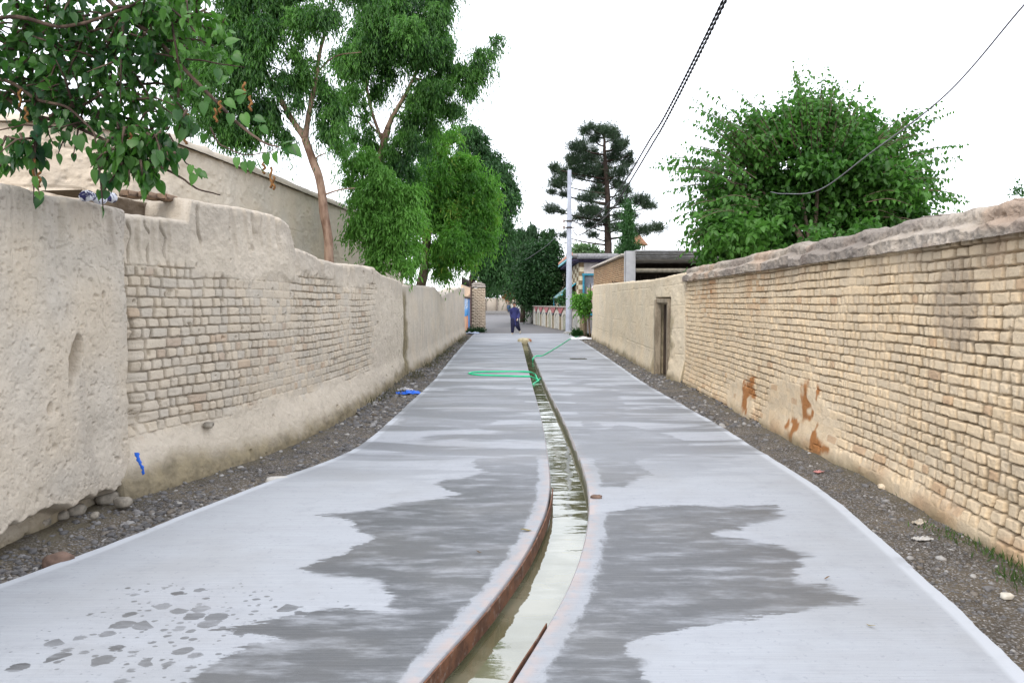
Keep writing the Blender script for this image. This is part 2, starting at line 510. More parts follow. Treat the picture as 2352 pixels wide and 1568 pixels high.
# channel
ch = MB()
rc = np.exp(np.linspace(math.log(1.6), math.log(CEND + .1), 300))
pr = []
for x, z in ((CL(rc) - .004, -.012), (CL(rc) + .004, -.10), (CL(rc) + .01, -.26), (CR(rc) - .01, -.26), (CR(rc) - .004, -.10), (CR(rc) + .004, -.012)):
    pr.append(np.stack([x + .006 * fbm(rc * 4, rc * 0 + z * 7, 3, 2), rc, np.full(len(rc), z)], -1))
ch.add(np.stack(pr, 1).reshape(-1, 3), Q=grid_faces(len(rc), 6))
t = NT('channel_concrete')
pos = t.n('ShaderNodeNewGeometry').outputs['Position']
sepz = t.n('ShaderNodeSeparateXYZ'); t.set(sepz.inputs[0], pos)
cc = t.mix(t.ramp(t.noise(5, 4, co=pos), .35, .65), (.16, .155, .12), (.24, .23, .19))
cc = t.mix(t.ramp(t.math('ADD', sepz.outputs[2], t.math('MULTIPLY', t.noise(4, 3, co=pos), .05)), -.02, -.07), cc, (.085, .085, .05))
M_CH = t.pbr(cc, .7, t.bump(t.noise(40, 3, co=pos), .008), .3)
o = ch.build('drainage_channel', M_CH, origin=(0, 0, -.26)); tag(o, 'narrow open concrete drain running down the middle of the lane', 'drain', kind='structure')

wt = MB()
Pw = np.stack([np.stack([CL(rc) + .0, rc, np.full(len(rc), -.115)], -1), np.stack([(CL(rc) + CR(rc)) / 2, rc, np.full(len(rc), -.115)], -1), np.stack([CR(rc), rc, np.full(len(rc), -.115)], -1)], 1)
wt.add(Pw.reshape(-1, 3), Q=grid_faces(len(rc), 3))
t = NT('drain_water')
pos = t.n('ShaderNodeNewGeometry').outputs['Position']
w1 = t.noise(1.0, 2, .4, co=t.map((1.2, 3.6, 1), pos), dist=.4)
w2 = t.noise(1.0, 2, .5, co=t.map((9, 24, 1), pos))
hh = t.math('ADD', w1, t.math('MULTIPLY', w2, .05))
mudc = t.mix(t.ramp(t.noise(2.2, 3, co=pos), .4, .65), (.115, .11, .06), (.20, .19, .13))
nor_ = t.bump(hh, .016, .6)
df = t.n('ShaderNodeBsdfDiffuse'); t.set(df.inputs[0], mudc); gl = t.n('ShaderNodeBsdfGlossy'); gl.inputs['Roughness'].default_value = .03; t.set(gl.inputs['Normal'], nor_); gl.inputs[0].default_value = (.80, .82, .80, 1)
fr = t.n('ShaderNodeFresnel'); fr.inputs['IOR'].default_value = 1.4; t.set(fr.inputs['Normal'], nor_)
mxs = t.n('ShaderNodeMixShader'); t.set(mxs.inputs[0], t.math('ADD', .26, t.math('MULTIPLY', fr.outputs[0], .74)))
t.t.links.new(df.outputs[0], mxs.inputs[1]); t.t.links.new(gl.outputs[0], mxs.inputs[2]); t.t.links.new(mxs.outputs[0], t.out.inputs[0]); M_WATER = t.m
o = wt.build('water', M_WATER, origin=(0, 0, -.115)); tag(o, 'shallow murky water standing in the drain reflecting the sky', 'water', kind='structure')

# ------------------------------------------------------------------ GROUND
t = NT('earth')
pos = t.n('ShaderNodeNewGeometry').outputs['Position']
M_EARTH = t.pbr(t.mix(t.noise(.6, 5, co=pos), (.13, .11, .08), (.22, .19, .14)), .95, t.bump(t.noise(12, 4, co=pos), .03), .1)
gd = MB()
gx = np.array([-900, -60, -20, 20, 60, 900.0]); gy = np.array([-60, 0, 40, 130, 300, 1500.0])
XX, YY = np.meshgrid(gx, gy)
gd.add(np.stack([XX, YY, np.full(XX.shape, -.30)], -1).reshape(-1, 3), Q=grid_faces(6, 6))
o = gd.build('ground', M_EARTH, origin=(0, 0, -.3)); tag(o, 'bare brown earth under the walls and gardens', 'ground', kind='structure')

t = NT('verge_soil')
pos = t.n('ShaderNodeNewGeometry').outputs['Position']
v = t.voro(55, pos); v2 = t.voro(130, pos)
vn1 = t.n('ShaderNodeTexVoronoi'); t.set(vn1.inputs['Vector'], pos); vn1.inputs['Scale'].default_value = 95
sp = t.n('ShaderNodeSeparateColor'); t.set(sp.inputs[0], vn1.outputs['Color'])
soil = t.mix(t.ramp(t.noise(2.2, 4, .6, co=pos), .35, .65), (.062, .053, .043), (.125, .103, .074))
soil = t.mix(t.ramp(sp.outputs[0], .55, .95), soil, (.15, .145, .14))
soil = t.mix(t.math('MULTIPLY', t.ramp(sp.outputs[1], .86, .9), .8), soil, (.32, .31, .30))
soil = t.mix(t.math('MULTIPLY', t.attr('dirt'), t.ramp(t.noise(5, 4, co=pos), .3, .6)), soil, (.115, .098, .066))
hh = t.math('ADD', t.math('MULTIPLY', t.math('SUBTRACT', 1.0, v), 1.0), t.math('MULTIPLY', t.math('SUBTRACT', 1.0, v2), .5))
M_SOIL = t.pbr(soil, .85, t.bump(hh, .015, .8), .25)

LW = lambda Y: np.interp(Y, [1, 6.3, 6.4, 7.0, 8, 10, 16, 38, 46], [-3.3, -3.34, -3.4, -3.15, -2.82, -2.52, -2.42, -2.48, -2.6])
RW = lambda Y: np.interp(Y, [1, 4.75, 6.7, 9, 12, 15.4, 17, 24, 35, 41], [3.15, 3.28, 3.4, 3.42, 3.5, 3.62, 3.4, 3.52, 3.82, 3.4])
def vz(X, Y, sd):
    d = np.clip(sd, 0, 1)     # 0 at slab, 1 at wall
    return -.05 + .05 * d ** 2 + .022 * fbm(X * 3, Y * 3, 3, 11) * np.sqrt(d + .05)
for nm, ea, wb, sg, lab in (('verge_gravel_bed', LE, LW, -1, 'dark stony strip between lane and left mud wall'), ('verge_gravel_bed', RE, RW, 1, 'dark stony strip between lane and right brick wall')):
    mb = MB(); Yv = np.exp(np.linspace(math.log(1.6), math.log(41 if sg > 0 else 46), 420)); u = np.linspace(-.12, 1.25, 26)
    a, b = ea(Yv), wb(Yv)
    X = a[:, None] + (b - a)[:, None] * u[None]; Yg = np.broadcast_to(Yv[:, None], X.shape)
    Z = vz(X, Yg, np.broadcast_to(u[None], X.shape))
    dirt = np.broadcast_to(sstep(.55, .95, u)[None], X.shape)
    mb.add(np.stack([X, Yg, Z], -1).reshape(-1, 3), Q=grid_faces(len(Yv), 26), dirt=dirt.ravel())
    o = mb.build('gravel_verge', M_SOIL, origin=(0, 0, 0)); tag(o, lab, 'verge', kind='structure')

# ------------------------------------------------------------------ pebbles
def ico():
    p = (1 + 5 ** .5) / 2
    V = nrm(np.array([(-1, p, 0), (1, p, 0), (-1, -p, 0), (1, -p, 0), (0, -1, p), (0, 1, p), (0, -1, -p), (0, 1, -p), (p, 0, -1), (p, 0, 1), (-p, 0, -1), (-p, 0, 1)], float))
    T = [(0, 11, 5), (0, 5, 1), (0, 1, 7), (0, 7, 10), (0, 10, 11), (1, 5, 9), (5, 11, 4), (11, 10, 2), (10, 7, 6), (7, 1, 8), (3, 9, 4), (3, 4, 2), (3, 2, 6), (3, 6, 8), (3, 8, 9), (4, 9, 5), (2, 4, 11), (6, 2, 10), (8, 6, 7), (9, 8, 1)]
    V = [tuple(v) for v in V]; mid = {}; T2 = []
    def m(a, b):
        k = (min(a, b), max(a, b))
        if k not in mid:
            q = nrm(np.array(V[a]) + np.array(V[b])); V.append(tuple(q)); mid[k] = len(V) - 1
        return mid[k]
    for a, b, c in T:
        x, y, z = m(a, b), m(b, c), m(c, a)
        T2 += [(a, x, z), (b, y, x), (c, z, y), (x, y, z)]
    return np.array(V), np.array(T), np.array(T2)
IV, IT, IT2 = ico()

def pebbles(mb, C, r, flat, seed):
    rs = np.random.RandomState(seed); n = len(C)
    th = rs.rand(n) * 2 * PI
    sc = np.stack([r * (1 + .5 * rs.rand(n)), r * (.7 + .4 * rs.rand(n)), r * flat], -1)
    base = IV[None] * (1 + .16 * rs.randn(n, 42, 1).clip(-1.6, 1.6) * .8) * sc[:, None]
    tl = rs.randn(n) * .25
    y = base[..., 1] * np.cos(tl)[:, None] - base[..., 2] * np.sin(tl)[:, None]
    z = base[..., 1] * np.sin(tl)[:, None] + base[..., 2] * np.cos(tl)[:, None]
    x = base[..., 0]
    V = np.stack([x * np.cos(th)[:, None] - y * np.sin(th)[:, None], x * np.sin(th)[:, None] + y * np.cos(th)[:, None], z], -1) + C[:, None]
    T = (IT2[None] + (np.arange(n) * 42)[:, None, None]).reshape(-1, 3)
    mb.add(V.reshape(-1, 3), T=T, rnd=np.repeat(rs.rand(n), 42))

t = NT('pebble')
r_ = t.attr('rnd')
cr = t.n('ShaderNodeValToRGB'); t.set(cr.inputs[0], r_)
el = cr.color_ramp.elements
el[0].color = (.07, .07, .075, 1); el[1].color = (.46, .45, .43, 1); el[1].position = 1.0
for p, c in ((.35, (.10, .10, .105, 1)), (.62, (.16, .16, .165, 1)), (.78, (.15, .125, .095, 1)), (.9, (.25, .25, .255, 1))):
    e = el.new(p); e.color = c
M_PEB = t.pbr(t.mix(t.math('MULTIPLY', t.noise(40, 3), .5), cr.outputs[0], (.12, .11, .10)), .6, t.bump(t.noise(120, 2), .003), .35)
gv = MB()
def scatter(n, y0, y1, ea, wb, lo, hi, seed, pw=1.0):
    rs = np.random.RandomState(seed)
    Y = y0 * (y1 / y0) ** rs.rand(n); s_ = rs.rand(n) ** pw
    X = ea(Y) + (wb(Y) - ea(Y)) * (.04 + .98 * s_)
    keep = vn(X * 2.2, Y * 2.2, seed) > rs.rand(n) * .75
    X, Y, s_ = X[keep], Y[keep], s_[keep]
    r = lo * (hi / lo) ** (rs.rand(len(X)) ** 1.6)
    Z = vz(X, Y, s_) + r * .15
    pebbles(gv, np.stack([X, Y, Z], -1), r, .55 + .2 * rs.rand(len(X)), seed)
scatter(3600, 3.2, 13, LE, LW, .008, .029, 21, 1.35)
scatter(1600, 10, 38, LE, LW, .018, .05, 22)
scatter(3400, 2.8, 13, RE, RW, .005, .014, 23)
scatter(200, 2.8, 12, RE, RW, .014, .032, 25)
scatter(1500, 10, 36, RE, RW, .015, .045, 24)
o = gv.build('gravel', M_PEB, origin=(0, 0, 0)); tag(o, 'grey river pebbles scattered along both edges of the lane', 'gravel', kind='stuff')

# ------------------------------------------------------------------ WALLS
def wall(name, path, top, hfn, mat, side, thick=.45, kz=.0011, lo=.005, hi=.12, dz=.0055, zb=-.32, lump=.02, rnd=.05, label=None, parent=None, toppix=True, smoothn=1):
    P = np.array(path, float)
    L = np.concatenate([[0], np.cumsum(np.hypot(*np.diff(P, axis=0).T))])
    us = [0.0]
    while us[-1] < L[-1]:
        y = np.interp(us[-1], L, P[:, 1])
        us.append(us[-1] + min(max(kz * max(y, 2.2), lo), hi))
    us[-1] = L[-1]; u = np.array(us); nu = len(u)
    dn = np.linspace(0, L[-1], 400)
    q = np.stack([np.interp(dn, L, P[:, 0]), np.interp(dn, L, P[:, 1])], -1)
    if smoothn:
        for _ in range(8):
            q[1:-1] = (q[:-2] + 2 * q[1:-1] + q[2:]) / 4
    tg = nrm(np.gradient(q, axis=0))
    px, py = np.interp(u, dn, q[:, 0]), np.interp(u, dn, q[:, 1])
    tx, ty = np.interp(u, dn, tg[:, 0]), np.interp(u, dn, tg[:, 1])
    nx, ny = side * ty, -side * tx
    if toppix:
        T = np.array(top, float)
        z = np.full(nu, 2.4)
        for _ in range(3):
            xp = xpix(px, py, z)
            z = zat(py, np.interp(xp, T[:, 0], T[:, 1]))
        zt = z
    else:
        zt = np.interp(py, [a for a, b in top], [b for a, b in top])
    zt = zt + lump * fbm(u * 2.2, u * 0, 4, 31) * np.minimum(1, 1)
    nr = int((zt.max() - zb) / dz)
    Zg = np.minimum(np.linspace(zb, zt.max(), nr)[:, None], zt[None])
    Ug = np.broadcast_to(u[None], Zg.shape); Yg = np.broadcast_to(py[None], Zg.shape)
    h, at = hfn(Ug, Zg, Yg, np.broadcast_to(zt[None], Zg.shape))
    tt = np.clip((Zg - (zt[None] - rnd)) / rnd, 0, 1)
    h = h - rnd * (1 - np.sqrt(np.maximum(0, 1 - tt ** 2)))
    X = px[None] + nx[None] * h; Y = py[None] + ny[None] * h
    rowsX, rowsY, rowsZ = [X], [Y], [Zg]
    ws = np.linspace(.1, 1, 9)
    for w in ws:
        off = -rnd - (thick - rnd) * w
        zz = zt + .02 * fbm(u * 5 + w * 9, u * 0 + w * 4, 3, 8) * (1 if w < 1 else 0) + (.015 * math.sin(w * PI))
        rowsX.append((px + nx * off)[None]); rowsY.append((py + ny * off)[None]); rowsZ.append(zz[None])
    for f in (.06, .5):
        rowsX.append((px - nx * thick)[None]); rowsY.append((py - ny * thick)[None]); rowsZ.append((zt + (zb - zt) * f)[None])
    rowsX.append((px - nx * thick)[None]); rowsY.append((py - ny * thick)[None]); rowsZ.append(np.full((1, nu), zb))
    X, Y, Z = np.concatenate(rowsX), np.concatenate(rowsY), np.concatenate(rowsZ)
    n2 = X.shape[0]
    pad = lambda a: np.concatenate([np.broadcast_to(a, Zg.shape), np.broadcast_to(np.broadcast_to(a, Zg.shape)[-1:], (n2 - nr, nu))]).ravel()
    mb = MB()
    mb.add(np.stack([X, Y, Z], -1).reshape(-1, 3), Q=grid_faces(n2, nu), N=[[i * nu for i in range(n2)], [i * nu + nu - 1 for i in range(n2)][::-1]], **{k: pad(a) for k, a in at.items()})
    if parent is not None:
        return mb.build(name, mat, parent=parent)
    o = mb.build(name, mat)
    tag(o, label, 'wall', kind='thing')
    return o

def bricks(u, z, seed, ch=.1, ln=(.215, .115), jw=.006, wob=.010, soft=.013, rad=.022, vj=1.0, hj=1.0):
    uw = u + wob * fbm(u * 4, z * 4, 2, seed) + .007 * fbm(u * 20, z * 20, 3, seed + 2)
    zw = z + wob * 1.1 * fbm(u * 1.1, z * 2.5, 3, seed + 5) + .006 * fbm(u * 18, z * 18, 3, seed + 7)
    r = np.floor(zw / ch).astype(int); fz = zw - r * ch
    dl = np.zeros(u.shape); dr = np.zeros(u.shape); bid = np.zeros(u.shape, int)
    umax = float(u.max()) + 1
    for c in range(r.min(), r.max() + 1):
        m = r == c
        if not m.any():
            continue
        rs = np.random.RandomState((seed * 131 + c * 7 + 5000) % 100000)
        k = int(umax / ln[1]) + 12
        hd = rs.rand(k) < (.45 if rs.rand() < .5 else .85)
        w = np.where(hd, ln[1], ln[0]) * (1 + .16 * rs.randn(k).clip(-2, 2))
        e = np.concatenate([[-.6 + rs.rand() * .2], w]).cumsum()
        i = np.clip(np.searchsorted(e, uw[m]) - 1, 0, k - 1)
        dl[m] = uw[m] - e[i]; dr[m] = e[i + 1] - uw[m]; bid[m] = i
    rnd1, rnd2, rnd3, rnd4 = [hsh(bid, r, 0, seed + q) for q in (1, 2, 3, 4)]
    ax = np.minimum(dl, dr) - jw * vj * (.35 + 1.3 * rnd3); az = np.minimum(fz, ch - fz) - jw * hj * (.3 + 1.4 * rnd4)
    rr = rad * (.6 + .8 * rnd2)
    qx, qz = np.maximum(rr - ax, 0), np.maximum(rr - az, 0)
    d = rr - np.sqrt(qx * qx + qz * qz)
    prof = sstep(0, soft, d)
    bulge = np.clip(d / (rr * 1.4), 0, 1) ** .6
    h = (rnd1 - .5) * .013 + (dl - dr) * (rnd2 - .5) * .05 + (fz - ch / 2) * (rnd3 - .5) * .12 + .006 * bulge
    h = h + .004 * fbm(u * 30, z * 30, 3, seed + 9)
    return h, prof, rnd1, rnd4

M_MUDL = mud_mat('pale_mud', (.555, .508, .437), (.475, .432, .368), streak=.3)
M_BRICKL = mud_mat('pale_mudbrick', (.56, .508, .43), (.48, .435, .365), streak=.15, jointc=(.34, .295, .235))
M_BRICKR = mud_mat('warm_mudbrick', (.645, .54, .395), (.545, .447, .318), streak=.15, jointc=(.215, .165, .105))
M_COPE = mud_mat('grey_mud', (.42, .375, .325), (.31, .275, .235), streak=.5, fine=.012)
M_MUDR = mud_mat('cream_mud', (.62, .545, .42), (.55, .48, .365), streak=.12)

def damp_band(U, Z, hgt, seed, amt=.85):
    return amt * sstep(hgt + .12, hgt - .12, Z + .14 * fbm(U * 1.6, Z * 2, 4, seed) + .03 * fbm(U * 14, Z * 14, 2, seed))

def drips(U, Z, zt, dep, seed):
    s = fbm(U * 9 + .6 * fbm(U * 2, Z * 2, 2, seed + 3), Z * .9, 3, seed)
    return dep * np.minimum(0, s * 1.3) * sstep(.75, .15, zt - Z)

def pits(U, Z, sc, thr, seed):
    return sstep(thr, thr + .10, vn(U * sc, Z * sc * 1.2, seed) * .6 + vn(U * sc * 2.3, Z * sc * 2.1, seed + 4) * .4)

# A: near plastered mud wall on the left
def hA(U, Z, Y, zt):
    h = .040 * fbm(U * 1.6, Z * 1.6, 3, 41) + .011 * fbm(U * 7, Z * 5, 4, 42) + .0045 * fbm(U * 30, Z * 26, 3, 45)
    h += drips(U, Z, zt, .05, 43)
    h -= .014 * pits(U, Z, 7, .80, 47) + .016 * pits(U, Z, 19, .74, 48) + .010 * pits(U, Z, 42, .72, 46)
    crk = np.abs(fbm(U * 2.4 + 3, Z * 1.7, 4, 49)); h -= .012 * sstep(.014, .0, crk) * sstep(.66, .74, vn(U * 1.3, Z * 1.3, 50)); h += .007 * fbm(U * 11, Z * 1.6, 3, 60) * sstep(.6, 1.6, Z)
    yc, zc = 5.58, 1.22                                # old gouge in the plaster
    gx = (Y - yc) + (Z - zc) * -.25; gz = Z - zc
    e = (gx / .085) ** 2 + (gz / .19) ** 2
    h -= .15 * sstep(1.15, .6, e + .5 * fbm(U * 12, Z * 12, 2, 51))
    for (py_, pz_, r_) in ((4.75, 1.02, .05), (5.25, .90, .05), (6.0, 1.72, .03)):
        e = ((Y - py_) / (r_ * .8)) ** 2 + ((Z - pz_) / r_) ** 2
        h -= .05 * sstep(1.2, .3, e + .5 * fbm(U * 14, Z * 14, 2, 52))
    und = .14 + .10 * fbm(U * 1.8, U * 0, 3, 53) + .05 * fbm(U * 9, Z * 9, 2, 54)
    h += .03 * sstep(.6, .2, Z)
    h -= .17 * sstep(und + .02, und - .05, Z)
    damp = np.maximum(damp_band(U, Z, .10, 55, .9), .35 * sstep(.5, .9, vn(U * 1.2, Z * 1.2, 56)) * (Z < .4))
    soot = .55 * sstep(.55, .0, zt - Z + .25 * fbm(U * 3, Z * 3, 3, 57)) 
    return h, dict(tint=vn(U * 3, Z * 3, 58), damp=damp, soot=soot, stain=U * 0)
topA = [(-900, 418), (0, 419), (58, 425), (105, 446), (146, 449), (199, 459), (246, 472), (293, 484), (330, 490)]
wall('mud_wall', [(-3.27, 1.7), (-3.30, 4.0), (-3.32, 6.36)], topA, hA, M_MUDL, 1, thick=.5, kz=.0016, lo=.006, dz=.0075, label='plastered mud wall with a long gouge, nearest on the left')

# B: exposed mud brick wall on the left
def hB(U, Z, Y, zt):
    hb, prof, r1, r4 = bricks(U, Z, 61, ch=.095, ln=(.21, .12), jw=.0042, soft=.009, rad=.020, vj=1.7, hj=.5, wob=.018)
    ragged = .16 * fbm(U * 2, Z * 2, 4, 62)
    msk = sstep(.40, .55, Z + ragged) * sstep(2.02, 1.90, Z + ragged * 1.2) * sstep(zt - .2, zt - .3, Z + ragged) * sstep(13.6, 13.0, Y + ragged * 4)
    smear = sstep(.40, .66, fbm(U * 1.5, Z * 1.6, 5, 63) * .5 + .5)
    faded = np.clip(sstep(10.0, 13.0, Y) * .35 + .25, 0, 1)
    depth = .046 * (1 - .88 * smear) * (1 - faded * .45) * (.35 + 1.1 * vn(U * 6, Z * 6, 64))
    plast = .020 + .022 * fbm(U * 1.8, Z * 1.8, 3, 65) + .012 * fbm(U * 8, Z * 8, 4, 66) + .005 * fbm(U * 30, Z * 30, 2, 68)
    plast += drips(U, Z, zt, .075, 67) - .05 * sstep(.30, .12, np.abs(fbm(U * 4.5 + .3 * fbm(Z * 4, Z * 0, 2, 77), Z * .35, 2, 76)) * 4) * sstep(.55, .3, zt - Z) * sstep(.02, .12, zt - Z) * sstep(9.5, 7.5, Y) - .03 * pits(U, Z, 7, .80, 69)
    hbr = hb * (1 - .5 * smear) - depth * (1 - prof) + .02 * fbm(U * .9, Z * 1.2, 2, 70) - .045 * pits(U, Z, 11, .77, 73)
    h = hbr * msk + plast * (1 - msk)
    h -= .075 * sstep(6.72, 6.45, Y + .16 * fbm(Z * 5, Z * 0, 4, 75)) * sstep(.5, .62, Z) * sstep(1.75, 1.6, Z)
    h += .17 * sstep(.55, .0, Z + .10 * fbm(U * 1.1, Z, 3, 71)) ** 1.3 * sstep(18, 9, Y)
    h += .03 * sstep(.5, .3, Z)
    damp = damp_band(U, Z, .15 + .05 * sstep(8, 7, Y), 72, .85)
    soot = .35 * sstep(.5, .0, zt - Z + .2 * fbm(U * 3, Z * 3, 3, 74)) * (1 - msk)
    return h, dict(joint_tone=(1 - prof) * msk * (1 - .85 * smear), tint=r1 * msk + .4 * (1 - msk), damp=damp, soot=soot, stain=.25 * (r4 > .93) * msk * prof)
topB = [(240, 497), (330, 493), (380, 501), (428, 506), (432, 470), (436, 456), (498, 468), (557, 475), (633, 493), (660, 513), (667, 542), (672, 566), (691, 572), (738, 595), (775, 605), (826, 608), (847, 615), (857, 613), (878, 631), (898, 638), (921, 646), (934, 659), (941, 680)]
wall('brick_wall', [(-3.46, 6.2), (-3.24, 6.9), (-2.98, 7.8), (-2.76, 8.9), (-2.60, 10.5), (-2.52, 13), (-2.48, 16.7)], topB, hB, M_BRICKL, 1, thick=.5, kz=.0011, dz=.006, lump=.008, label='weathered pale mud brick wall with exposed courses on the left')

def hplain(seed, amp=1.0, dampz=.15, flare=.08, seams=0, gap=None):
    def fn(U, Z, Y, zt):
        h = amp * (.022 * fbm(U * .9, Z * 1.2, 3, seed) + .008 * fbm(U * 5, Z * 5, 3, seed + 1) + .004 * fbm(U * 20, Z * 20, 2, seed + 2))
        h += drips(U, Z, zt, .02 * amp, seed + 3) + flare * sstep(.5, 0, Z) - .02 * pits(U, Z, 6, .84, seed + 5)
        if seams:
            zl = Z + .03 * fbm(U * .7, Z * 0, 3, seed + 6)
            for q in (.55, 1.1, 1.6, 2.05):
                h -= .008 * sstep(.022, 0, np.abs(zl - q)) * sstep(.35, .6, vn(U * .9, U * 0 + q * 9, seed + 7))
            for q in range(6):
                h -= .003 * sstep(.02, 0, np.abs(((U + q * 1.7) % 5.1) - 2.5)) * (np.abs(zl - (.55 + .52 * (q % 3)) - .25) < .25)
        gd = 0 if gap is None else .95 * sstep(gap + .5, gap + .1, Y + .35 * fbm(Z * 3, Z * 0 + 2, 4, seed + 11)) * sstep(2.1, 1.8, Z)
        return h, dict(tint=vn(U * 2, Z * 2, seed + 8), damp=np.maximum(damp_band(U, Z, dampz, seed + 9, .8), gd), soot=.3 * sstep(.4, 0, zt - Z), stain=U * 0)
    return fn
wall('mud_wall', [(-2.56, 16.85), (-2.46, 18.2), (-2.40, 20), (-2.42, 26.3)], [(936, 654), (953, 654), (969, 656), (1000, 659), (1010, 672), (1016, 682)], hplain(80, gap=17.35), M_MUDL, 1, thick=.5, dz=.02, kz=.002, lump=.01, label='smooth low mud wall standing past the dark vertical crack on the left')
wall('mud_wall', [(-2.50, 26.5), (-2.46, 32), (-2.46, 38.4)], [(1016, 682), (1022, 676), (1031, 671), (1052, 661), (1068, 661)], hplain(90), M_MUDL, 1, thick=.5, dz=.025, kz=.003, lump=.01, label='farthest mud wall on the left ending at the painted gate')

# right brick wall
def patch(Y, Z, y0, z0, ry, rz):
    return 1 - np.sqrt(((Y - y0) / ry) ** 2 + ((Z - z0) / rz) ** 2)
def hR(U, Z, Y, zt):
    hb, prof, r1, r4 = bricks(U, Z, 101, ch=.0865, ln=(.20, .112), jw=.0042, soft=.009, rad=.014, vj=2.7, hj=.55, wob=.016)
    nz = fbm(U * 2.2, Z * 2.2, 4, 102)
    pm = sstep(.05, .35, np.maximum(patch(Y, Z, 8.9, .28, 1.35, .62), np.maximum(patch(Y, Z, 11.2, .2, .9, .4), patch(Y, Z, 6.5, -.05, 3.0, .22))) + .35 * nz)
    smear = sstep(.56, .76, fbm(U * 1.2 + 7, Z * 1.4, 4, 103) * .5 + .5) * .7
    depth = .042 * (1 - smear) * (.30 + 1.1 * vn(U * 6, Z * 7, 104))
    h = hb * (1 - .4 * smear) - depth * (1 - prof) - .03 * pits(U, Z, 9, .86, 105)
    pl = .012 + .010 * fbm(U * 4, Z * 4, 4, 106)
    h = h * (1 - pm) + pl * pm + .02 * fbm(U * .6, Z * .9, 2, 107)
    h += .05 * sstep(.35, 0, Z)
    st = np.maximum(patch(Y, Z, 8.35, .45, .42, .42), patch(Y, Z, 10.75, .32, .45, .35))
    st = np.maximum(st, patch(Y, Z, 8.5, .10, .75, .24) + .15)
    ring = sstep(.12, .40, st + .5 * fbm(U * 5, Z * 5, 4, 108)) * sstep(.36, .52, vn(U * 4, Z * 5, 109) * .6 + vn(U * 12, Z * 12, 111) * .4)
    red = (r4 > .975) * prof * .40 + .45 * prof * sstep(.58, .8, vn(U * .8, Z * 1.1, 115)) * sstep(.9, 2.0, Z) * (r1 > .45)
    low = .7 * sstep(.28, .0, Z) * sstep(.5, .8, vn(U * 2.5, Z * 4, 110))
    drip = .5 * sstep(.48, .0, zt - Z) * sstep(.54, .75, vn(U * 3.5, Z * .9, 112))
    soot = np.maximum(.5 * sstep(.5, .1, zt - Z) * sstep(.4, .7, vn(U * 4, Z * .6, 113)), .75 * sstep(.2, .6, patch(Y, Z, 5.6, 1.65, .55, .55) + .3 * nz))
    return h, dict(joint_tone=(1 - prof) * (1 - pm) * (1 - .8 * smear), tint=r1, damp=damp_band(U, Z, .02, 114, .8), soot=soot, stain=np.clip(np.maximum(np.maximum(ring, red), np.maximum(low * .6, drip * .6)), 0, 1))
RP = [(3.12, 1.9), (3.28, 4.75), (3.40, 6.7), (3.43, 9), (3.51, 12), (3.61, 15.4)]
topRpx = [(1574, 617), (1640, 602), (1800, 568), (1900, 546), (2000, 525), (2100, 502), (2200, 481), (2300, 458), (2352, 447), (3600, 150)]
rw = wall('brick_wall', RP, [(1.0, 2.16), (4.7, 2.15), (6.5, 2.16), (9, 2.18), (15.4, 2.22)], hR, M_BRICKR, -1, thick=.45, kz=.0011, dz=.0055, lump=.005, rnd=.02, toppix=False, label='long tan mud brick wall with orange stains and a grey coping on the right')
def hC(U, Z, Y, zt):
    d = zt - Z
    nn = fbm(U * 3, Z * 3, 4, 121)
    lip = .085 + .025 * fbm(U * 1.7, U * 0, 3, 122) + .012 * nn
    h = lip * sstep(.31, .27, d + .04 * nn) - .105 * sstep(.17, .11, d + .045 * nn) + .018 * fbm(U * 12, Z * 12, 4, 123) + .008 * fbm(U * 40, Z * 40, 2, 130)
    v = vn(U * 7 + .8 * nn, Z * 0, 124)
    h -= .035 * sstep(.26, .10, v) * sstep(.1, .2, d) + .03 * np.abs(fbm(U * 11, Z * 2, 2, 125)) * sstep(.1, .22, d)
    h -= .03 * pits(U, Z, 7, .8, 127)
    return h, dict(tint=vn(U * 2, Z * 3, 126) * .6, damp=U * 0, soot=.7 * sstep(.42, .75, vn(U * 2.2, Z * 2, 128)), stain=.25 * sstep(.6, .8, vn(U * 3, Z * 3, 129)))
wall('coping', [(x + .0, y) for x, y in RP], topRpx, hC, M_COPE, -1, thick=.5, kz=.0016, dz=.007, zb=2.10, lump=.045, rnd=.07, parent=rw)
for c in rw.children:
    pass

# right plastered mud wall with the low door
def hM(U, Z, Y, zt):
    h, at = hplain(140, 1.0, .10, .06, 1)(U, Z, Y, zt)
    h -= .012 * sstep(19, 15.6, Y) * fbm(U * 9, Z * 9, 3, 150)
    inn = sstep(16.28, 16.34, Y + .03 * fbm(Z * 6, Z * 0, 2, 151)) * sstep(17.50, 17.42, Y + .03 * fbm(Z * 6, Z * 0, 2, 152)) * sstep(1.80, 1.76, Z)
    h = h * (1 - inn) - .24 * inn
    at['damp'] = np.maximum(at['damp'], .7 * sstep(.30, .05, np.minimum(np.abs(Y - 16.3), np.abs(Y - 17.5)) + .25 * fbm(U * 5, Z * 4, 3, 153) + .05) * sstep(1.9, 1.2, Z))
    at['soot'] = np.maximum(at['soot'] * .4, 0)
    return h, at
MP = [(3.60, 15.5), (3.47, 16.3), (3.38, 17.4), (3.45, 20), (3.55, 24), (3.68, 29), (3.80, 35)]
mw = wall('mud_wall', MP, [(1355, 656), (1380, 653), (1400, 651), (1435, 648), (1488, 643), (1532, 634), (1560, 627), (1580, 621)], hM, M_MUDR, -1, thick=.5, kz=.0016, lo=.012, dz=.011, lump=.02, label='cream plastered mud wall with a low wooden door, right side')

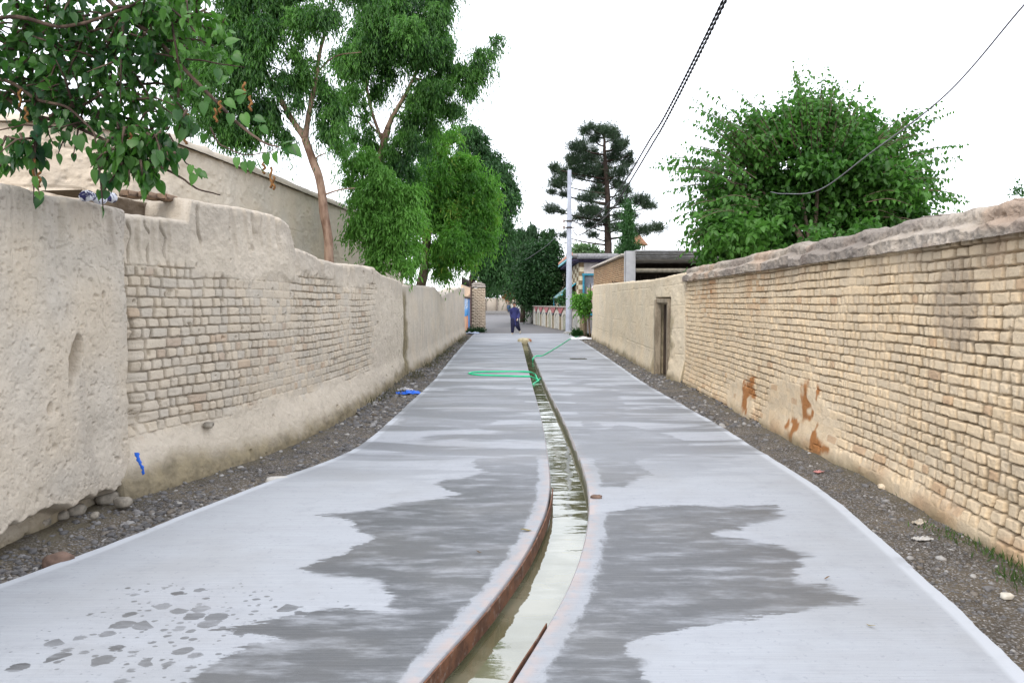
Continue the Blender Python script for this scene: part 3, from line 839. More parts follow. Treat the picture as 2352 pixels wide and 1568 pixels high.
# ------------------------------------------------------------------ wooden door set in that wall
wood = bark_mat('old_wood', (.20, .165, .12), (.33, .28, .21), 5)
woodd = bark_mat('dark_wood', (.035, .026, .02), (.075, .055, .04), 5)
def wallpt(P, Y):
    P = np.array(P); return np.interp(Y, P[:, 1], P[:, 0])
d0, d1 = np.array([wallpt(MP, 16.4), 16.4]), np.array([wallpt(MP, 17.36), 17.36])
dd = (d1 - d0) / np.linalg.norm(d1 - d0); ang = math.atan2(dd[1], dd[0]); nn_ = np.array([-dd[1], dd[0]])
mid = (d0 + d1) / 2 - nn_ * .10
dr_ = empty('wooden_door', (mid[0], mid[1], 0), 'low weathered wooden door in the cream mud wall', 'door')
for q, nm in ((d0 - nn_ * .06 + dd * .05, 'frame'), (d1 - nn_ * .02 - dd * .05, 'frame')):
    b = MB().box((q[0], q[1], .85), (.10, .14, 1.78), ang, .008); b.build('jamb', wood, dr_, sharp=40)
q = (d0 + d1) / 2 - nn_ * .05
MB().box((q[0], q[1], 1.71), (np.linalg.norm(d1 - d0) - .02, .15, .09), ang, .008).build('lintel', wood, dr_, sharp=40)
b = MB()
w_ = np.linalg.norm(d1 - d0) - .24
for i in range(5):
    qq = mid + dd * ((i + .5) / 5 - .5) * w_ - nn_ * (.06 + .006 * (i % 2))
    b.box((qq[0], qq[1], .82), (w_ / 5 - .008, .04, 1.62), ang, .005)
dl_ = b.build('door_leaf', woodd, dr_, sharp=40)
qq = mid - nn_ * .03 + dd * -.25
th_ = np.linspace(0, 2 * PI, 17)
MB().tube([(qq[0] + dd[0] * .05 * math.cos(a), qq[1] + dd[1] * .05 * math.cos(a), .95 + .05 * math.sin(a)) for a in th_], .008, 6).build('handle', plain('iron', (.05, .045, .04), .5, metal=.6), dl_)

# ------------------------------------------------------------------ back compound wall on the left
def hK(U, Z, Y, zt):
    h, at = hplain(160, 1.6, .1, .0)(U, Z, Y, zt)
    crs = np.abs(((Z + .02 * fbm(U, Z, 3, 165)) % .62) - .31)
    h -= .03 * sstep(.035, 0, crs) * sstep(.4, .6, vn(U * 1.2, Z * 3, 166)) * (.35 + .65 * sstep(13, 11, Y)) - .02 * pits(U, Z, 9, .70, 168) - .012 * fbm(U * 6, Z * 8, 4, 169)
    h -= .05 * pits(U, Z, 4, .74, 167) * sstep(14, 11.2, Y)
    at['stain'] = .10 * sstep(14, 11, Y) + 0 * U; at['soot'] = at['soot'] * .5
    return h, at
KP = [(-9.5, 11.15), (-7.05, 11.3), (-6.4, 11.8), (-5.78, 12.67), (-5.4, 16), (-4.87, 22), (-4.4, 30)]
M_BACK = mud_mat('compound_mud', (.60, .55, .47), (.52, .475, .40), streak=.2)
kw = wall('compound_wall', KP, [(1, 4.40), (60, 4.42)], hK, M_BACK, 1, thick=.5, kz=.0022, lo=.02, dz=.02, lump=.01, rnd=.03, toppix=False, smoothn=1, label='tall plastered compound wall behind the trees on the left')
def hKc(U, Z, Y, zt):
    h = .10 + .02 * fbm(U * 3, Z * 3, 3, 171) - .05 * sstep(.12, .0, zt - Z)
    return h, dict(tint=vn(U, Z, 172), damp=U * 0, soot=U * 0 + .25, stain=U * 0)
wall('coping', KP, [(1, 4.52), (60, 4.54)], hKc, M_BACK, 1, thick=.55, kz=.003, lo=.03, dz=.02, zb=4.37, lump=.05, rnd=.05, toppix=False, parent=kw)

# ------------------------------------------------------------------ steel strips along the drain
t = NT('rusty_steel')
pos = t.n('ShaderNodeNewGeometry').outputs['Position']
rc_ = t.mix(t.ramp(t.noise(9, 4, .65, co=pos), .35, .65), (.085, .040, .024), (.17, .075, .040))
rc_ = t.mix(t.math('MULTIPLY', t.ramp(t.noise(20, 3, co=pos), .55, .7), .5), rc_, (.23, .19, .165))
M_RUST = t.pbr(rc_, .75, t.bump(t.noise(60, 3, co=pos), .004), .3)
def strip(cf, off, y0, y1, z0, z1, th, mat, lab, name='steel_strip'):
    Y = np.linspace(y0, y1, 120)
    tg = np.gradient(cf(Y), Y); n = nrm(np.stack([np.ones_like(Y), -tg], -1))
    c = np.stack([cf(Y), Y], -1) + n * off
    pr = []
    for a, z in ((-th / 2, z0), (-th / 2, z1), (th / 2, z1), (th / 2, z0)):
        q = c + n * a
        pr.append(np.stack([q[:, 0], q[:, 1], np.full(len(Y), z) + .004 * fbm(Y * 3, Y * 0, 2, 4)], -1))
    pr.append(pr[0])
    mb = MB(); mb.add(np.stack(pr, 1).reshape(-1, 3), Q=grid_faces(120, 5), N=[[0, 1, 2, 3], [595, 598, 597, 596]])
    o = mb.build(name, mat, sharp=30); tag(o, lab, 'metal strip'); return o
strip(CL, .020, 1.8, 6.5, -.085, .012, .010, M_RUST, 'bent rusty steel strip lining the left edge of the drain')
strip(CR, -.010, 1.8, 3.75, -.030, .0005, .006, M_RUST, 'thin rusty steel strip lining the right edge of the drain')

# concrete stopper at the end of the channel
def lumpy(c, d, name, mat, lab, cat, rz=0, amp=.25, seed=1, group=None, n=12):
    u = np.linspace(0, PI, n); v = np.linspace(0, 2 * PI, 2 * n, endpoint=False)
    A, B = np.meshgrid(u, v, indexing='ij')
    p = np.stack([np.sin(A) * np.cos(B), np.sin(A) * np.sin(B), np.cos(A)], -1)
    p = np.sign(p) * np.abs(p) ** .65
    k = 1 + amp * fbm(p[..., 0] * 1.7 + seed * 3.1 + p[..., 2], p[..., 1] * 1.7 + p[..., 2] * 1.3, 3, seed)
    p = p * k[..., None] * np.array(d) / 2
    ca, sa = math.cos(rz), math.sin(rz)
    p = p @ np.array([[ca, sa, 0], [-sa, ca, 0], [0, 0, 1]])
    nc = 2 * n
    Q = []
    for i in range(n - 1):
        for j in range(nc):
            Q.append([i * nc + j, (i + 1) * nc + j, (i + 1) * nc + (j + 1) % nc, i * nc + (j + 1) % nc])
    mb = MB(); mb.add(p.reshape(-1, 3) + np.array(c), Q=Q)
    o = mb.build(name, mat); tag(o, lab, cat, group); return o
lumpy((.55, 32.25, -.02), (.62, .9, .34), 'concrete_block', plain('ochre_concrete', (.42, .37, .24), .9, .3), 'rough yellowish concrete block plugging the far end of the drain', 'block', .1, .15, 3)
lumpy((.74, 32.0, .05), (.16, .25, .14), 'brick_piece', plain('red_brick', (.33, .14, .09), .9, .3), 'reddish brick piece beside the yellowish block at the drain end', 'brick', .4, .2, 5)

# ------------------------------------------------------------------ utility pole and cables
pb = G(1306.5, 766); PX, PY = pb[0], pb[1]
M_POLE = plain('painted_steel', (.36, .39, .46), .45, .12, 3, .002, .4)
po = empty('utility_pole', (PX, PY, 0), 'tall pale blue steel utility pole at the bend of the lane', 'pole')
zt_ = float(zat(PY, 391))
mb = MB()
Pp = [(PX, PY, z) for z in np.linspace(-.2, zt_, 14)]
mb.tube(Pp, np.linspace(.185, .105, 14), 20); mb.build('shaft', M_POLE, po, sharp=50)
mb = MB().tube([(PX, PY, -.05), (PX, PY, .10), (PX, PY, .13)], [.30, .28, .20], 20); mb.build('footing', plain('footing_concrete', (.3, .3, .29), .9), po, sharp=40)
zc = float(zat(PY, 508))
M_IRON = plain('iron', (.05, .045, .04), .5, metal=.6)
mb = MB()
for dz_ in (0, -.35):
    mb.tube([(PX, PY, zc + dz_ - .04), (PX, PY, zc + dz_ + .04)], [.165, .165], 20)
    mb.box((PX - .22, PY - .1, zc + dz_), (.2, .06, .06), 0, .01)
    mb.box((PX + .2, PY - .1, zc + dz_), (.2, .06, .06), 0, .01)
    mb.build('clamp', M_IRON, po, sharp=40); mb = MB()
for dz_ in (0, -.35):
    c = np.array([PX - .30, PY - .12, zc + dz_])
    MB().tube([c + (0, 0, -.09), c + (0, 0, -.05), c, c + (0, 0, .05), c + (0, 0, .09)], [.03, .06, .04, .06, .03], 12).build('insulator', plain('porcelain', (.25, .2, .18), .3), po)

M_CABLE = plain('cable_rubber', (.022, .022, .024), .5, .3)
def cable(pts, r, off, pitch, lab):
    P = catmull(pts, 60)
    L = np.concatenate([[0], np.cumsum(np.linalg.norm(np.diff(P, axis=0), axis=1))])
    n = int(L[-1] / .035)
    q = np.stack([np.interp(np.linspace(0, L[-1], n), L, P[:, i]) for i in range(3)], -1)
    t_ = nrm(np.gradient(q, axis=0)); a = nrm(np.cross(t_, np.array([0, 0, 1.0]))); b = np.cross(a, t_)
    ph = np.linspace(0, L[-1], n) / pitch * 2 * PI
    mb = MB()
    for s_ in (0, PI):
        mb.tube(q + off * (np.cos(ph + s_)[:, None] * a + np.sin(ph + s_)[:, None] * b), r, 6)
    o = mb.build('power_cable', M_CABLE); tag(o, lab, 'cable'); return o
c1 = [(PY - .1, zc), (39, 5.9), (34.4, 5.33), (28.6, 5.06), (22.2, 5.18), (18, 5.55), (15.9, 5.72), (11.6, 6.42), (6, 7.6), (-3, 10)]
cable([(3.30 - .02 * (Y > 30) * 0, Y, z) for Y, z in c1], .0125, .0125, .30, 'upper twisted black power cable leaving the pole at its clamp')
c2 = [(PY - .1, zc - .5), (38.5, 5.20), (36.7, 5.02), (32.4, 4.83), (25.9, 4.74), (21.6, 5.02), (18, 5.38), (15.8, 5.64), (11.5, 6.39), (6, 7.55), (-3, 9.95)]
cable([(3.322, Y, z) for Y, z in c2], .0125, .0125, .30, 'lower twisted black power cable that sags beneath its twin')
M_WIRE = plain('wire_grey', (.16, .16, .18), .5, .2)
w2p = [at(2440, -75, 4.4), at(2352, 12, 5.0), at(2170, 220, 6.15), at(2000, 351, 7.84), at(1880, 437, 9.7), at(1800, 445, 11.5), at(1770, 441, 13.5)]
o = MB().tube(catmull(w2p, 14), .0065, 6).build('service_wire', M_WIRE); tag(o, 'thin grey wire slanting down into the round leafy tree', 'wire')
o = MB().tube(catmull([(PX - .3, PY - .12, zc - .35), (2.2, 49, 5.4), (.4, 64, 4.9)], 14), .016, 6).build('service_wire', M_WIRE); tag(o, 'thin wire running from the pole into the far dark trees', 'wire')

# ------------------------------------------------------------------ garden hose
M_HOSE = plain('green_hose', (.01, .52, .25), .35, .12, 6, .001, .45)
def gp(x, y, z=.016): return G(x, y, z)
hp = [gp(1330, 772), gp(1312, 777), gp(1291, 790), gp(1268, 804), gp(1251, 814), gp(1243, 817), gp(1231, 817.5), gp(1224.5, 823, -.02), gp(1224, 829, -.10)]
tail = [gp(1229, 832, -.15), gp(1233, 845, -.15), gp(1243, 858, -.14), gp(1244, 866, -.12), gp(1236, 872, -.10)]
loop = [gp(1229, 860, -.09), gp(1217, 854.3), gp(1190, 853), gp(1149, 853), gp(1105, 853.6), gp(1084, 855), gp(1077, 857), gp(1084, 859), gp(1105, 861), gp(1149, 862.5), gp(1190, 864), gp(1217, 864.5), gp(1232, 871, -.08), gp(1237, 874, -.09), gp(1230, 878, -.10), gp(1223, 883, -.12)]
mb = MB(); mb.tube(catmull(hp + tail + loop, 12), .020, 8)
o = mb.build('garden_hose', M_HOSE); tag(o, 'bright green garden hose looped across the lane and drain', 'hose')

# ------------------------------------------------------------------ gate and pillar on the left
GX = lambda Y: -2.52 - .02 * (Y - 38.5)
gt = empty('painted_gate', (-2.75, 42, 0), 'painted metal gate with blue and orange panels and spikes', 'gate')
def gbox(y0, y1, z0, z1, off, th, bev=.01):
    y0_, y1_ = y0, y1
    return MB().box((-2.62 + off, (y0 + y1) / 2, (z0 + z1) / 2), (th, y1_ - y0_, z1 - z0), 0, bev)
M_OR = plain('orange_paint', (.62, .25, .13), .5, .15); M_BL = plain('blue_paint', (.10, .24, .50), .5, .2); M_CR = plain('cream_paint', (.62, .45, .31), .55, .12)
gbox(38.6, 45.4, 2.02, 2.62, 0, .12).build('top_panel', M_CR, gt)
gbox(38.6, 45.4, 1.95, 2.02, .01, .16).build('lintel', plain('dark_paint', (.05, .035, .03), .5), gt)
t = NT('painted_scene')
f1 = t.noise(1.6, 4, .6, dist=1.5); z_ = t.n('ShaderNodeSeparateXYZ'); t.set(z_.inputs[0], t.tc)
cc = t.mix(t.ramp(f1, .42, .5), (.12, .33, .70), (.55, .62, .70)); cc = t.mix(t.ramp(t.noise(3.2, 4, dist=2), .55, .6), cc, (.04, .08, .12))
cc = t.mix(t.ramp(z_.outputs[2], 1.45, 1.25), cc, (.10, .35, .72))
M_SCENE = t.pbr(cc, .5, None, .3)
gbox(38.7, 43.4, .95, 1.93, 0, .08).build('picture_panel', M_SCENE, gt)
gbox(43.5, 45.3, .1, 1.93, 0, .08).build('leaf_edge', M_BL, gt)
for i, (a, b) in enumerate(((38.7, 40.2), (40.3, 42.0), (42.1, 43.4))):
    gbox(a, b, .12, .93, 0, .08).build('lower_panel', M_OR if i != 1 else plain('pale_orange_paint', (.66, .40, .25), .5, .15), gt)
gbox(45.42, 45.7, 0, 2.7, 0, .22, .02).build('gate_post', plain('brown_paint', (.16, .10, .085), .6), gt)
rl = gbox(38.6, 45.4, 2.62, 2.68, 0, .05).build('rail', M_IRON, gt)
for i in range(12):
    y = 38.9 + i * .55
    MB().tube([(-2.62, y, 2.66), (-2.62, y, 2.98), (-2.62, y, 3.10)], [.028, .028, .004], 6).build('spike', M_IRON, gt)
# pillar
pl = empty('brick_pillar', (-2.45, 46.2, 0), 'square whitewashed brick pillar beside the painted gate', 'pillar')
def hP(U, Z, Y, zt): pass
def block_brick(mb, cx, cy, w, d, z0, z1, seed, ch=.1):
    """laid bricks of a small pier, one mesh"""
    rs = np.random.RandomState(seed); z = z0; k = 0
    while z < z1 - .02:
        for (fx, fy, L, ang) in ((cx, cy - d / 2, w, 0), (cx, cy + d / 2, w, 0), (cx - w / 2, cy, d, PI / 2), (cx + w / 2, cy, d, PI / 2)):
            n = max(2, int(round(L / .24))); st = L / n
            for i in range(n):
                s_ = -L / 2 + (i + .5) * st + (.25 if k % 2 else -.25) * st * .9
                j = rs.randn(2) * .006
                p = (fx + s_ + j[0], fy + j[1]) if ang == 0 else (fx + j[1], fy + s_ + j[0])
                mb.box((p[0], p[1], z + ch / 2), (st * .95, .11, ch * .88), ang + rs.randn() * .02, .012)
        z += ch; k += 1
    mb.box((cx, cy, (z0 + z1) / 2), (w - .02, d - .02, z1 - z0 - .04), 0, 0)
    return mb
M_PIER = mud_mat('whitewashed_brick', (.52, .44, .34), (.44, .36, .27), streak=.2)
block_brick(MB(), -2.08, 46.4, .72, .8, .0, 2.62, 5).build('shaft', M_PIER, pl)
b = MB(); b.box((-2.08, 46.4, 2.70), (.86, .94, .14), .02, .03); b.box((-2.1, 46.4, 2.83), (.8, .86, .12), -.03, .03); b.box((-2.15, 46.4, 2.93), (.6, .7, .1), .06, .04)
b.build('capping', plain('grey_brick', (.30, .27, .24), .9), pl)
b = MB(); b.box((-2.1, 46.4, .06), (.95, 1.0, .14), 0, .03); b.build('base', plain('grey_brick', (.30, .27, .24), .9), pl)

# ------------------------------------------------------------------ painted arch wall on the right
A0, A1 = G(1337, 768)[:2], G(1224.6, 744.5)[:2]
dA = (A1 - A0) / np.linalg.norm(A1 - A0); LA = np.linalg.norm(A1 - A0); angA = math.atan2(dA[1], dA[0]); nA = np.array([dA[1], -dA[0]])
if nA[0] > 0: nA = -nA
HA = 1.42
def onA(s, off=0.0): return A0 + dA * s + nA * off
aw = empty('painted_wall', (*((A0 + A1) / 2), 0), 'low white boundary wall with painted arches and pink pendants', 'wall', kind='thing')
M_WHITE = mud_mat('whitewash', (.42, .385, .32), (.33, .30, .24), streak=.35)
M_PINK = plain('pink_paint', (.37, .105, .105), .6, .35, 4); M_OCH = plain('ochre_paint', (.22, .17, .09), .7, .35, 4); M_SAGE = plain('sage_paint', (.30, .30, .22), .7, .3, 4); M_DK = plain('slate_paint', (.06, .055, .07), .6, .3, 5)
c = onA(LA / 2, -.14)
MB().box((c[0], c[1], HA / 2 - .1), (LA, .28, HA + .2), angA, .01).build('wall_body', M_WHITE, aw)
c = onA(LA / 2, -.10)
MB().box((c[0], c[1], HA + .03), (LA + .1, .40, .06), angA, .012).build('coping', plain('pale_coping', (.50, .46, .40), .8), aw)
edges = []
for x in (1224.6, 1232, 1243, 1256, 1271, 1288, 1308, 1337):
    r_ = np.array(ray(x, 700)[:2]); M2 = np.array([[dA[0], -r_[0]], [dA[1], -r_[1]]]); s_, k_ = np.linalg.solve(M2, -A0); edges.append(s_)
edges = sorted(edges)
def flat(mb, pts, off0, off1):
    """extruded outline standing proud of the wall face; pts are (s, z)"""
    n = len(pts)
    V = [(*onA(s, off1), z) for s, z in pts] + [(*onA(s, off0), z) for s, z in pts]
    return mb.add(V, Q=[[i, (i + 1) % n, n + (i + 1) % n, n + i] for i in range(n)], N=[list(range(n)), list(range(n, 2 * n))[::-1]])
for i, (s0, s1) in enumerate(zip(edges[:-1], edges[1:])):
    w = s1 - s0; m = (s0 + s1) / 2
    def arch(fr, hb, hp_):
        a = []
        for u in np.linspace(0, 1, 9): a.append((m - fr * w / 2 + fr * w / 2 * (1 - math.cos(u * PI / 2)), hb + (hp_ - hb) * math.sin(u * PI / 2) ** 1.2))
        return a + [(2 * m - s, z) for s, z in a[::-1][1:]]
    o_ = arch(.70, .82, 1.22); i_ = arch(.46, .72, 1.02)
    n = len(o_)
    out = [(m - .35 * w, .02)] + o_ + [(m + .35 * w, .02)]; inn = [(m - .23 * w, .02)] + i_ + [(m + .23 * w, .02)]
    mb = MB(); n = len(out)
    V = [(*onA(s, .035), z) for s, z in out] + [(*onA(s, .035), z) for s, z in inn] + [(*onA(s, -.01), z) for s, z in out] + [(*onA(s, -.01), z) for s, z in inn]
    Q = []
    for k in range(n - 1):
        Q += [[k, k + 1, n + k + 1, n + k], [k, 2 * n + k, 2 * n + k + 1, k + 1], [n + k, n + k + 1, 3 * n + k + 1, 3 * n + k]]
    mb.add(V, Q=Q); mb.build('arch', plain('white_paint', (.50, .475, .41), .7, .15), aw, smooth=False)
    flat(MB(), [(m - .21 * w, .05)] + [(m + (s - m) * .9, z - .04) for s, z in i_] + [(m + .21 * w, .05)], -.01, .014).build('arch_infill', M_SAGE if i % 2 else plain('grey_paint', (.42, .41, .36), .7, .25), aw, smooth=False)
    flat(MB(), [(s0 - .13 * w, .0), (s0 - .13 * w, .86), (s0, .98), (s0 + .13 * w, .86), (s0 + .13 * w, .0)], -.01, .022).build('pilaster', M_OCH, aw, smooth=False)
    flat(MB(), [(s0 - .42 * w, HA - .02), (s0 + .42 * w, HA - .02), (s0 + .16 * w, 1.10), (s0, .92), (s0 - .16 * w, 1.10)], -.01, .05).build('pendant', M_PINK, aw, smooth=False)
    flat(MB(), [(s0 - .17 * w, 1.03), (s0 + .17 * w, 1.03), (s0, .84)], -.01, .062).build('pendant_tip', M_DK, aw, smooth=False)
B0, B1 = G(1224.6, 744.5), G(1209, 740)
q = MB().box((*((B0 + B1)[:2] / 2 + (.12, 0)), .65), (np.linalg.norm((B1 - B0)[:2]) + .1, .3, 1.5), math.atan2((B1 - B0)[1], (B1 - B0)[0]), .02)
tag(q.build('boundary_wall', plain('grey_render', (.22, .205, .18), .9, .2, 2)), 'plain grey wall stub past the last painted arch', 'wall', kind='thing')
B0, B1 = G(1209, 739), G(1176, 731)
q = MB().box((*((B0 + B1)[:2] / 2 + (.1, .2)), .7), (np.linalg.norm((B1 - B0)[:2]), .3, 1.75), math.atan2((B1 - B0)[1], (B1 - B0)[0]), .02)
tag(q.build('boundary_wall', plain('pale_render', (.40, .39, .35), .9, .2, 2)), 'pale rendered wall curving away behind the walking person', 'wall', kind='thing')

# far wall that closes the street
FY = 112
fw = empty('boundary_wall', (-1, FY, 0), 'long beige panelled wall closing the far end of the street', 'wall', kind='thing')
MB().box((-2, FY + .2, 1.1), (34, .4, 2.7), 0, .02).build('wall_body', mud_mat('far_wall', (.40, .35, .29), (.33, .29, .24)), fw)
b = MB()
for x in np.arange(-18, 14, 1.75):
    MB().box((x, FY - .08, 1.1), (.28, .25, 2.6), 0, .02).build('pilaster', plain('far_pilaster', (.17, .145, .12), .9), fw)
MB().box((-2, FY - .05, .2), (34, .35, .7), 0, .02).build('plinth', plain('far_plinth', (.19, .185, .18), .9), fw)

# ------------------------------------------------------------------ house on the right
HX, HY = 4.35, 48.0
hs = empty('painted_house', (7, 54, 0), 'single storey house with chequered side wall and turquoise trim', 'house')
t = NT('chequer')
sx = t.n('ShaderNodeSeparateXYZ'); t.set(sx.inputs[0], t.n('ShaderNodeNewGeometry').outputs['Position'])
ck = t.n('ShaderNodeTexChecker'); cv = t.n('ShaderNodeCombineXYZ'); t.set(cv.inputs[0], t.math('MULTIPLY', sx.outputs[1], .2)); t.set(cv.inputs[1], sx.outputs[2]); cv.inputs[2].default_value = .5
t.set(ck.inputs['Vector'], cv.outputs[0]); ck.inputs['Scale'].default_value = 3.5
ck.inputs['Color1'].default_value = (.60, .55, .40, 1); ck.inputs['Color2'].default_value = (.17, .11, .05, 1)
M_CHK = t.pbr(t.mix(t.math('MULTIPLY', t.noise(6, 3), .3), ck.outputs[0], (.4, .36, .3)), .8, t.bump(t.noise(30, 3), .01), .2)
MB().box((HX + .15, HY + 10, 2.1), (.3, 20, 4.4), 0, .01).build('side_wall', M_CHK, hs)
M_HW = plain('cream_plaster', (.46, .42, .40), .85, .15, 3)
MB().box((HX + 3.3, HY + .15, 2.1), (6.0, .3, 4.38), 0, .01).build('front_wall', M_HW, hs)
# roof slab with a coloured parapet edge
MB().box((HX + 3.2, HY + 10.1, 4.42), (7.4, 21, .14), 0, .02).build('soffit', plain('violet_soffit', (.10, .09, .17), .8, .3), hs)
MB().box((HX + 3.3, HY - .62, 4.66), (7.0, .16, .34), 0, .02).build('roof_fascia', plain('slate_fascia', (.24, .24, .25), .8, .2), hs)
MB().box((HX + 3.2, HY + 9.7, 4.70), (7.5, 20.4, .30), 0, .02).build('roof', plain('roof_concrete', (.26, .25, .25), .9, .2), hs)
MB().box((HX - .60, HY + 9.6, 4.60), (.14, 20.8, .16), 0, .01).build('edge_band', plain('turquoise_paint', (.20, .45, .52), .6, .2), hs)
MB().box((HX - .58, HY + 9.6, 4.80), (.16, 20.8, .20), 0, .01).build('edge_band', plain('coral_paint', (.50, .27, .20), .6, .2), hs)
wn = empty('window_holder', (0, 0, 0)) if False else None
M_TEAL = plain('teal_paint', (.03, .20, .29), .5, .15)
wx = HX + 1.05
b = MB()
b.box((wx - .78, HY - .04, 2.2), (.12, .14, 2.6), 0, .01); b.box((wx + .78, HY - .04, 2.2), (.12, .14, 2.6), 0, .01); b.box((wx, HY - .05, 3.52), (1.75, .16, .14), 0, .01); b.box((wx, HY - .04, .95), (1.6, .14, .12), 0, .01); b.box((wx, HY - .03, 2.2), (.07, .10, 2.5), 0, .01)
wf = b.build('window', M_TEAL, hs, smooth=False)
MB().box((wx, HY - .012, 2.2), (1.46, .02, 2.4)).build('pane', plain('window_glass', (.12, .13, .15), .08, .2, 2, 0, .6), wf)
for dx in (-.36, .36):
    MB().box((wx + dx, HY - .03, 1.9), (.42, .03, 1.5), 0, .005).build('curtain', plain('pink_curtain', (.42, .28, .27), .8, .2), wf)
MB().box((wx + 1.9, HY - .02, 2.6), (.9, .06, 2.7), 0, .01).build('wall_panel', plain('turquoise_paint', (.20, .45, .52), .6, .2), hs)
# striped canopy over the side entrance
mb = MB(); n = 13
ys = np.linspace(HY + 2.2, HY + 9.5, n)
for k in range(n - 1):
    pass
Va = []
for y in ys:
    Va += [(HX - .02, y, 3.05), (HX - 1.15, y, 2.12), (HX - 1.15, y, 2.06), (HX - .02, y, 2.99)]
t = NT('striped_canvas')
sx = t.n('ShaderNodeSeparateXYZ'); t.set(sx.inputs[0], t.n('ShaderNodeNewGeometry').outputs['Position'])
st = t.math('FRACT', t.math('MULTIPLY', sx.outputs[1], .42))
M_STR = t.pbr(t.mix(t.ramp(st, .49, .51), (.06, .42, .58), (.36, .28, .15)), .7, None, .2)
mb.add(Va, Q=[[i * 4 + a, i * 4 + (a + 1) % 4, i * 4 + 4 + (a + 1) % 4, i * 4 + 4 + a] for i in range(n - 1) for a in range(4)], N=[[0, 1, 2, 3], [48, 51, 50, 49]])
mb.build('awning', M_STR, hs, smooth=False)
b = MB()
for y in (HY + 2.4, HY + 9.3):
    MB().tube([(HX - 1.1, y, 0), (HX - 1.1, y, 2.1)], .04, 8).build('awning_post', M_TEAL, hs)
MB().box((HX - .03, HY + 5.8, 1.0), (.08, 2.6, 2.1), 0, .01).build('side_door', plain('terracotta_paint', (.33, .15, .10), .7, .2), hs)

# ------------------------------------------------------------------ brick annexe, concrete post and shed on the right
ax_ = empty('brick_wall', (4.6, 34, 0), 'fired brick wall with a pale slab capping behind the cream wall', 'wall', kind='thing')
def hN(U, Z, Y, zt):
    hb, prof, r1, r4 = bricks(U, Z, 181, ch=.085, ln=(.22, .115), jw=.006)
    h = hb * .8 - .03 * (1 - prof)
    return h, dict(joint_tone=1 - prof, tint=r1, damp=U * 0, soot=.4 * (r4 > .7), stain=.5 * (r4 < .25) * prof)
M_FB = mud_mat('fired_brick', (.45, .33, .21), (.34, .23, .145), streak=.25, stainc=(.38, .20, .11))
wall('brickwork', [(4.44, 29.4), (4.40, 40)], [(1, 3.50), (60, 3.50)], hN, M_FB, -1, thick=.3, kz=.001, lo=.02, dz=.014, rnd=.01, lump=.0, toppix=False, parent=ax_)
MB().box((4.5, 34.6, 3.56), (.50, 10.6, .11), .004, .02).build('capping', plain('pale_slab', (.40, .37, .33), .9, .15), ax_)
pp = empty('concrete_post', (4.66, 29.2, 0), 'square grey concrete post at the corner of the shed', 'post')
MB().box((4.63, 29.2, 1.75), (.40, .40, 3.9), 0, .02).build('shaft', plain('grey_concrete', (.29, .295, .305), .9, .1, 3), pp)
sh = empty('garden_shed', (7, 30, 0), 'open shed with a grey corrugated roof edge behind the cream wall', 'shed')
xs = np.linspace(4.84, 9.6, 240)
zz = lambda Y: 3.72 + .00 * Y
b = MB()
for k, (z0, yy) in enumerate(((3.70, 29.0), (3.60, 29.06), (3.50, 29.12), (3.42, 29.18))):
    b.box((7.2, yy + 1.6, z0), (4.75, 3.4 - k * .1, .075), 0, .012)
b.build('roof', plain('corrugated', (.40, .405, .415), .6, .25, 4), sh)
MB().box((7.2, 29.25, 2.95), (4.7, .14, .16), 0, .01).build('beam', plain('shed_beam', (.22, .20, .155), .8), sh)
MB().box((7.2, 32.3, 1.75), (4.7, .2, 3.8), 0, .01).build('back_wall', plain('shed_dark', (.035, .028, .022), .9), sh)
MB().box((9.5, 30.8, 1.75), (.2, 3.2, 3.8), 0, .01).build('side_wall', plain('shed_dark', (.035, .028, .022), .9), sh)
b = MB(); rs = np.random.RandomState(3)
for i in range(60):
    x = 4.9 + rs.rand() * 4.4; a = rs.randn(2) * .25
    b.tube([(x, 29.8 + rs.rand() * 1.5, 1.6), (x + a[0], 30 + rs.rand(), 2.2 + rs.rand() * .3), (x + a[0] * 2, 30 + rs.rand(), 2.5 + rs.rand() * .35)], .018, 5)
o = b.build('brushwood', woodd); tag(o, 'stacked dry brushwood stored inside the open shed', 'firewood')
# small roof lantern far off
tw = empty('roof_turret', (*at(1465, 575, 62)[:2], 5.0), 'tiny turret with a conical cap standing on four posts', 'turret')
tc_ = at(1465, 575, 62)
for dx in (-.5, .5):
    for dy in (-.5, .5):
        MB().tube([(tc_[0] + dx, tc_[1] + dy, 4.6), (tc_[0] + dx, tc_[1] + dy, 6.5)], .06, 6).build('post', plain('turret_post', (.35, .3, .25), .8), tw)
MB().tube([(tc_[0], tc_[1], 6.5), (tc_[0], tc_[1], 6.56), (tc_[0], tc_[1], 7.5)], [.85, .85, .03], 12).build('cap', plain('turret_cap', (.40, .22, .13), .8), tw)
MB().box((tc_[0], tc_[1], 5.45), (1.2, 1.2, .12), 0, .02).build('deck', plain('turret_post', (.35, .3, .25), .8), tw)
MB().box((tc_[0], tc_[1], 2.2), (1.1, 1.1, 4.9), 0, .02).build('tower', plain('turret_post', (.35, .3, .25), .8), tw)

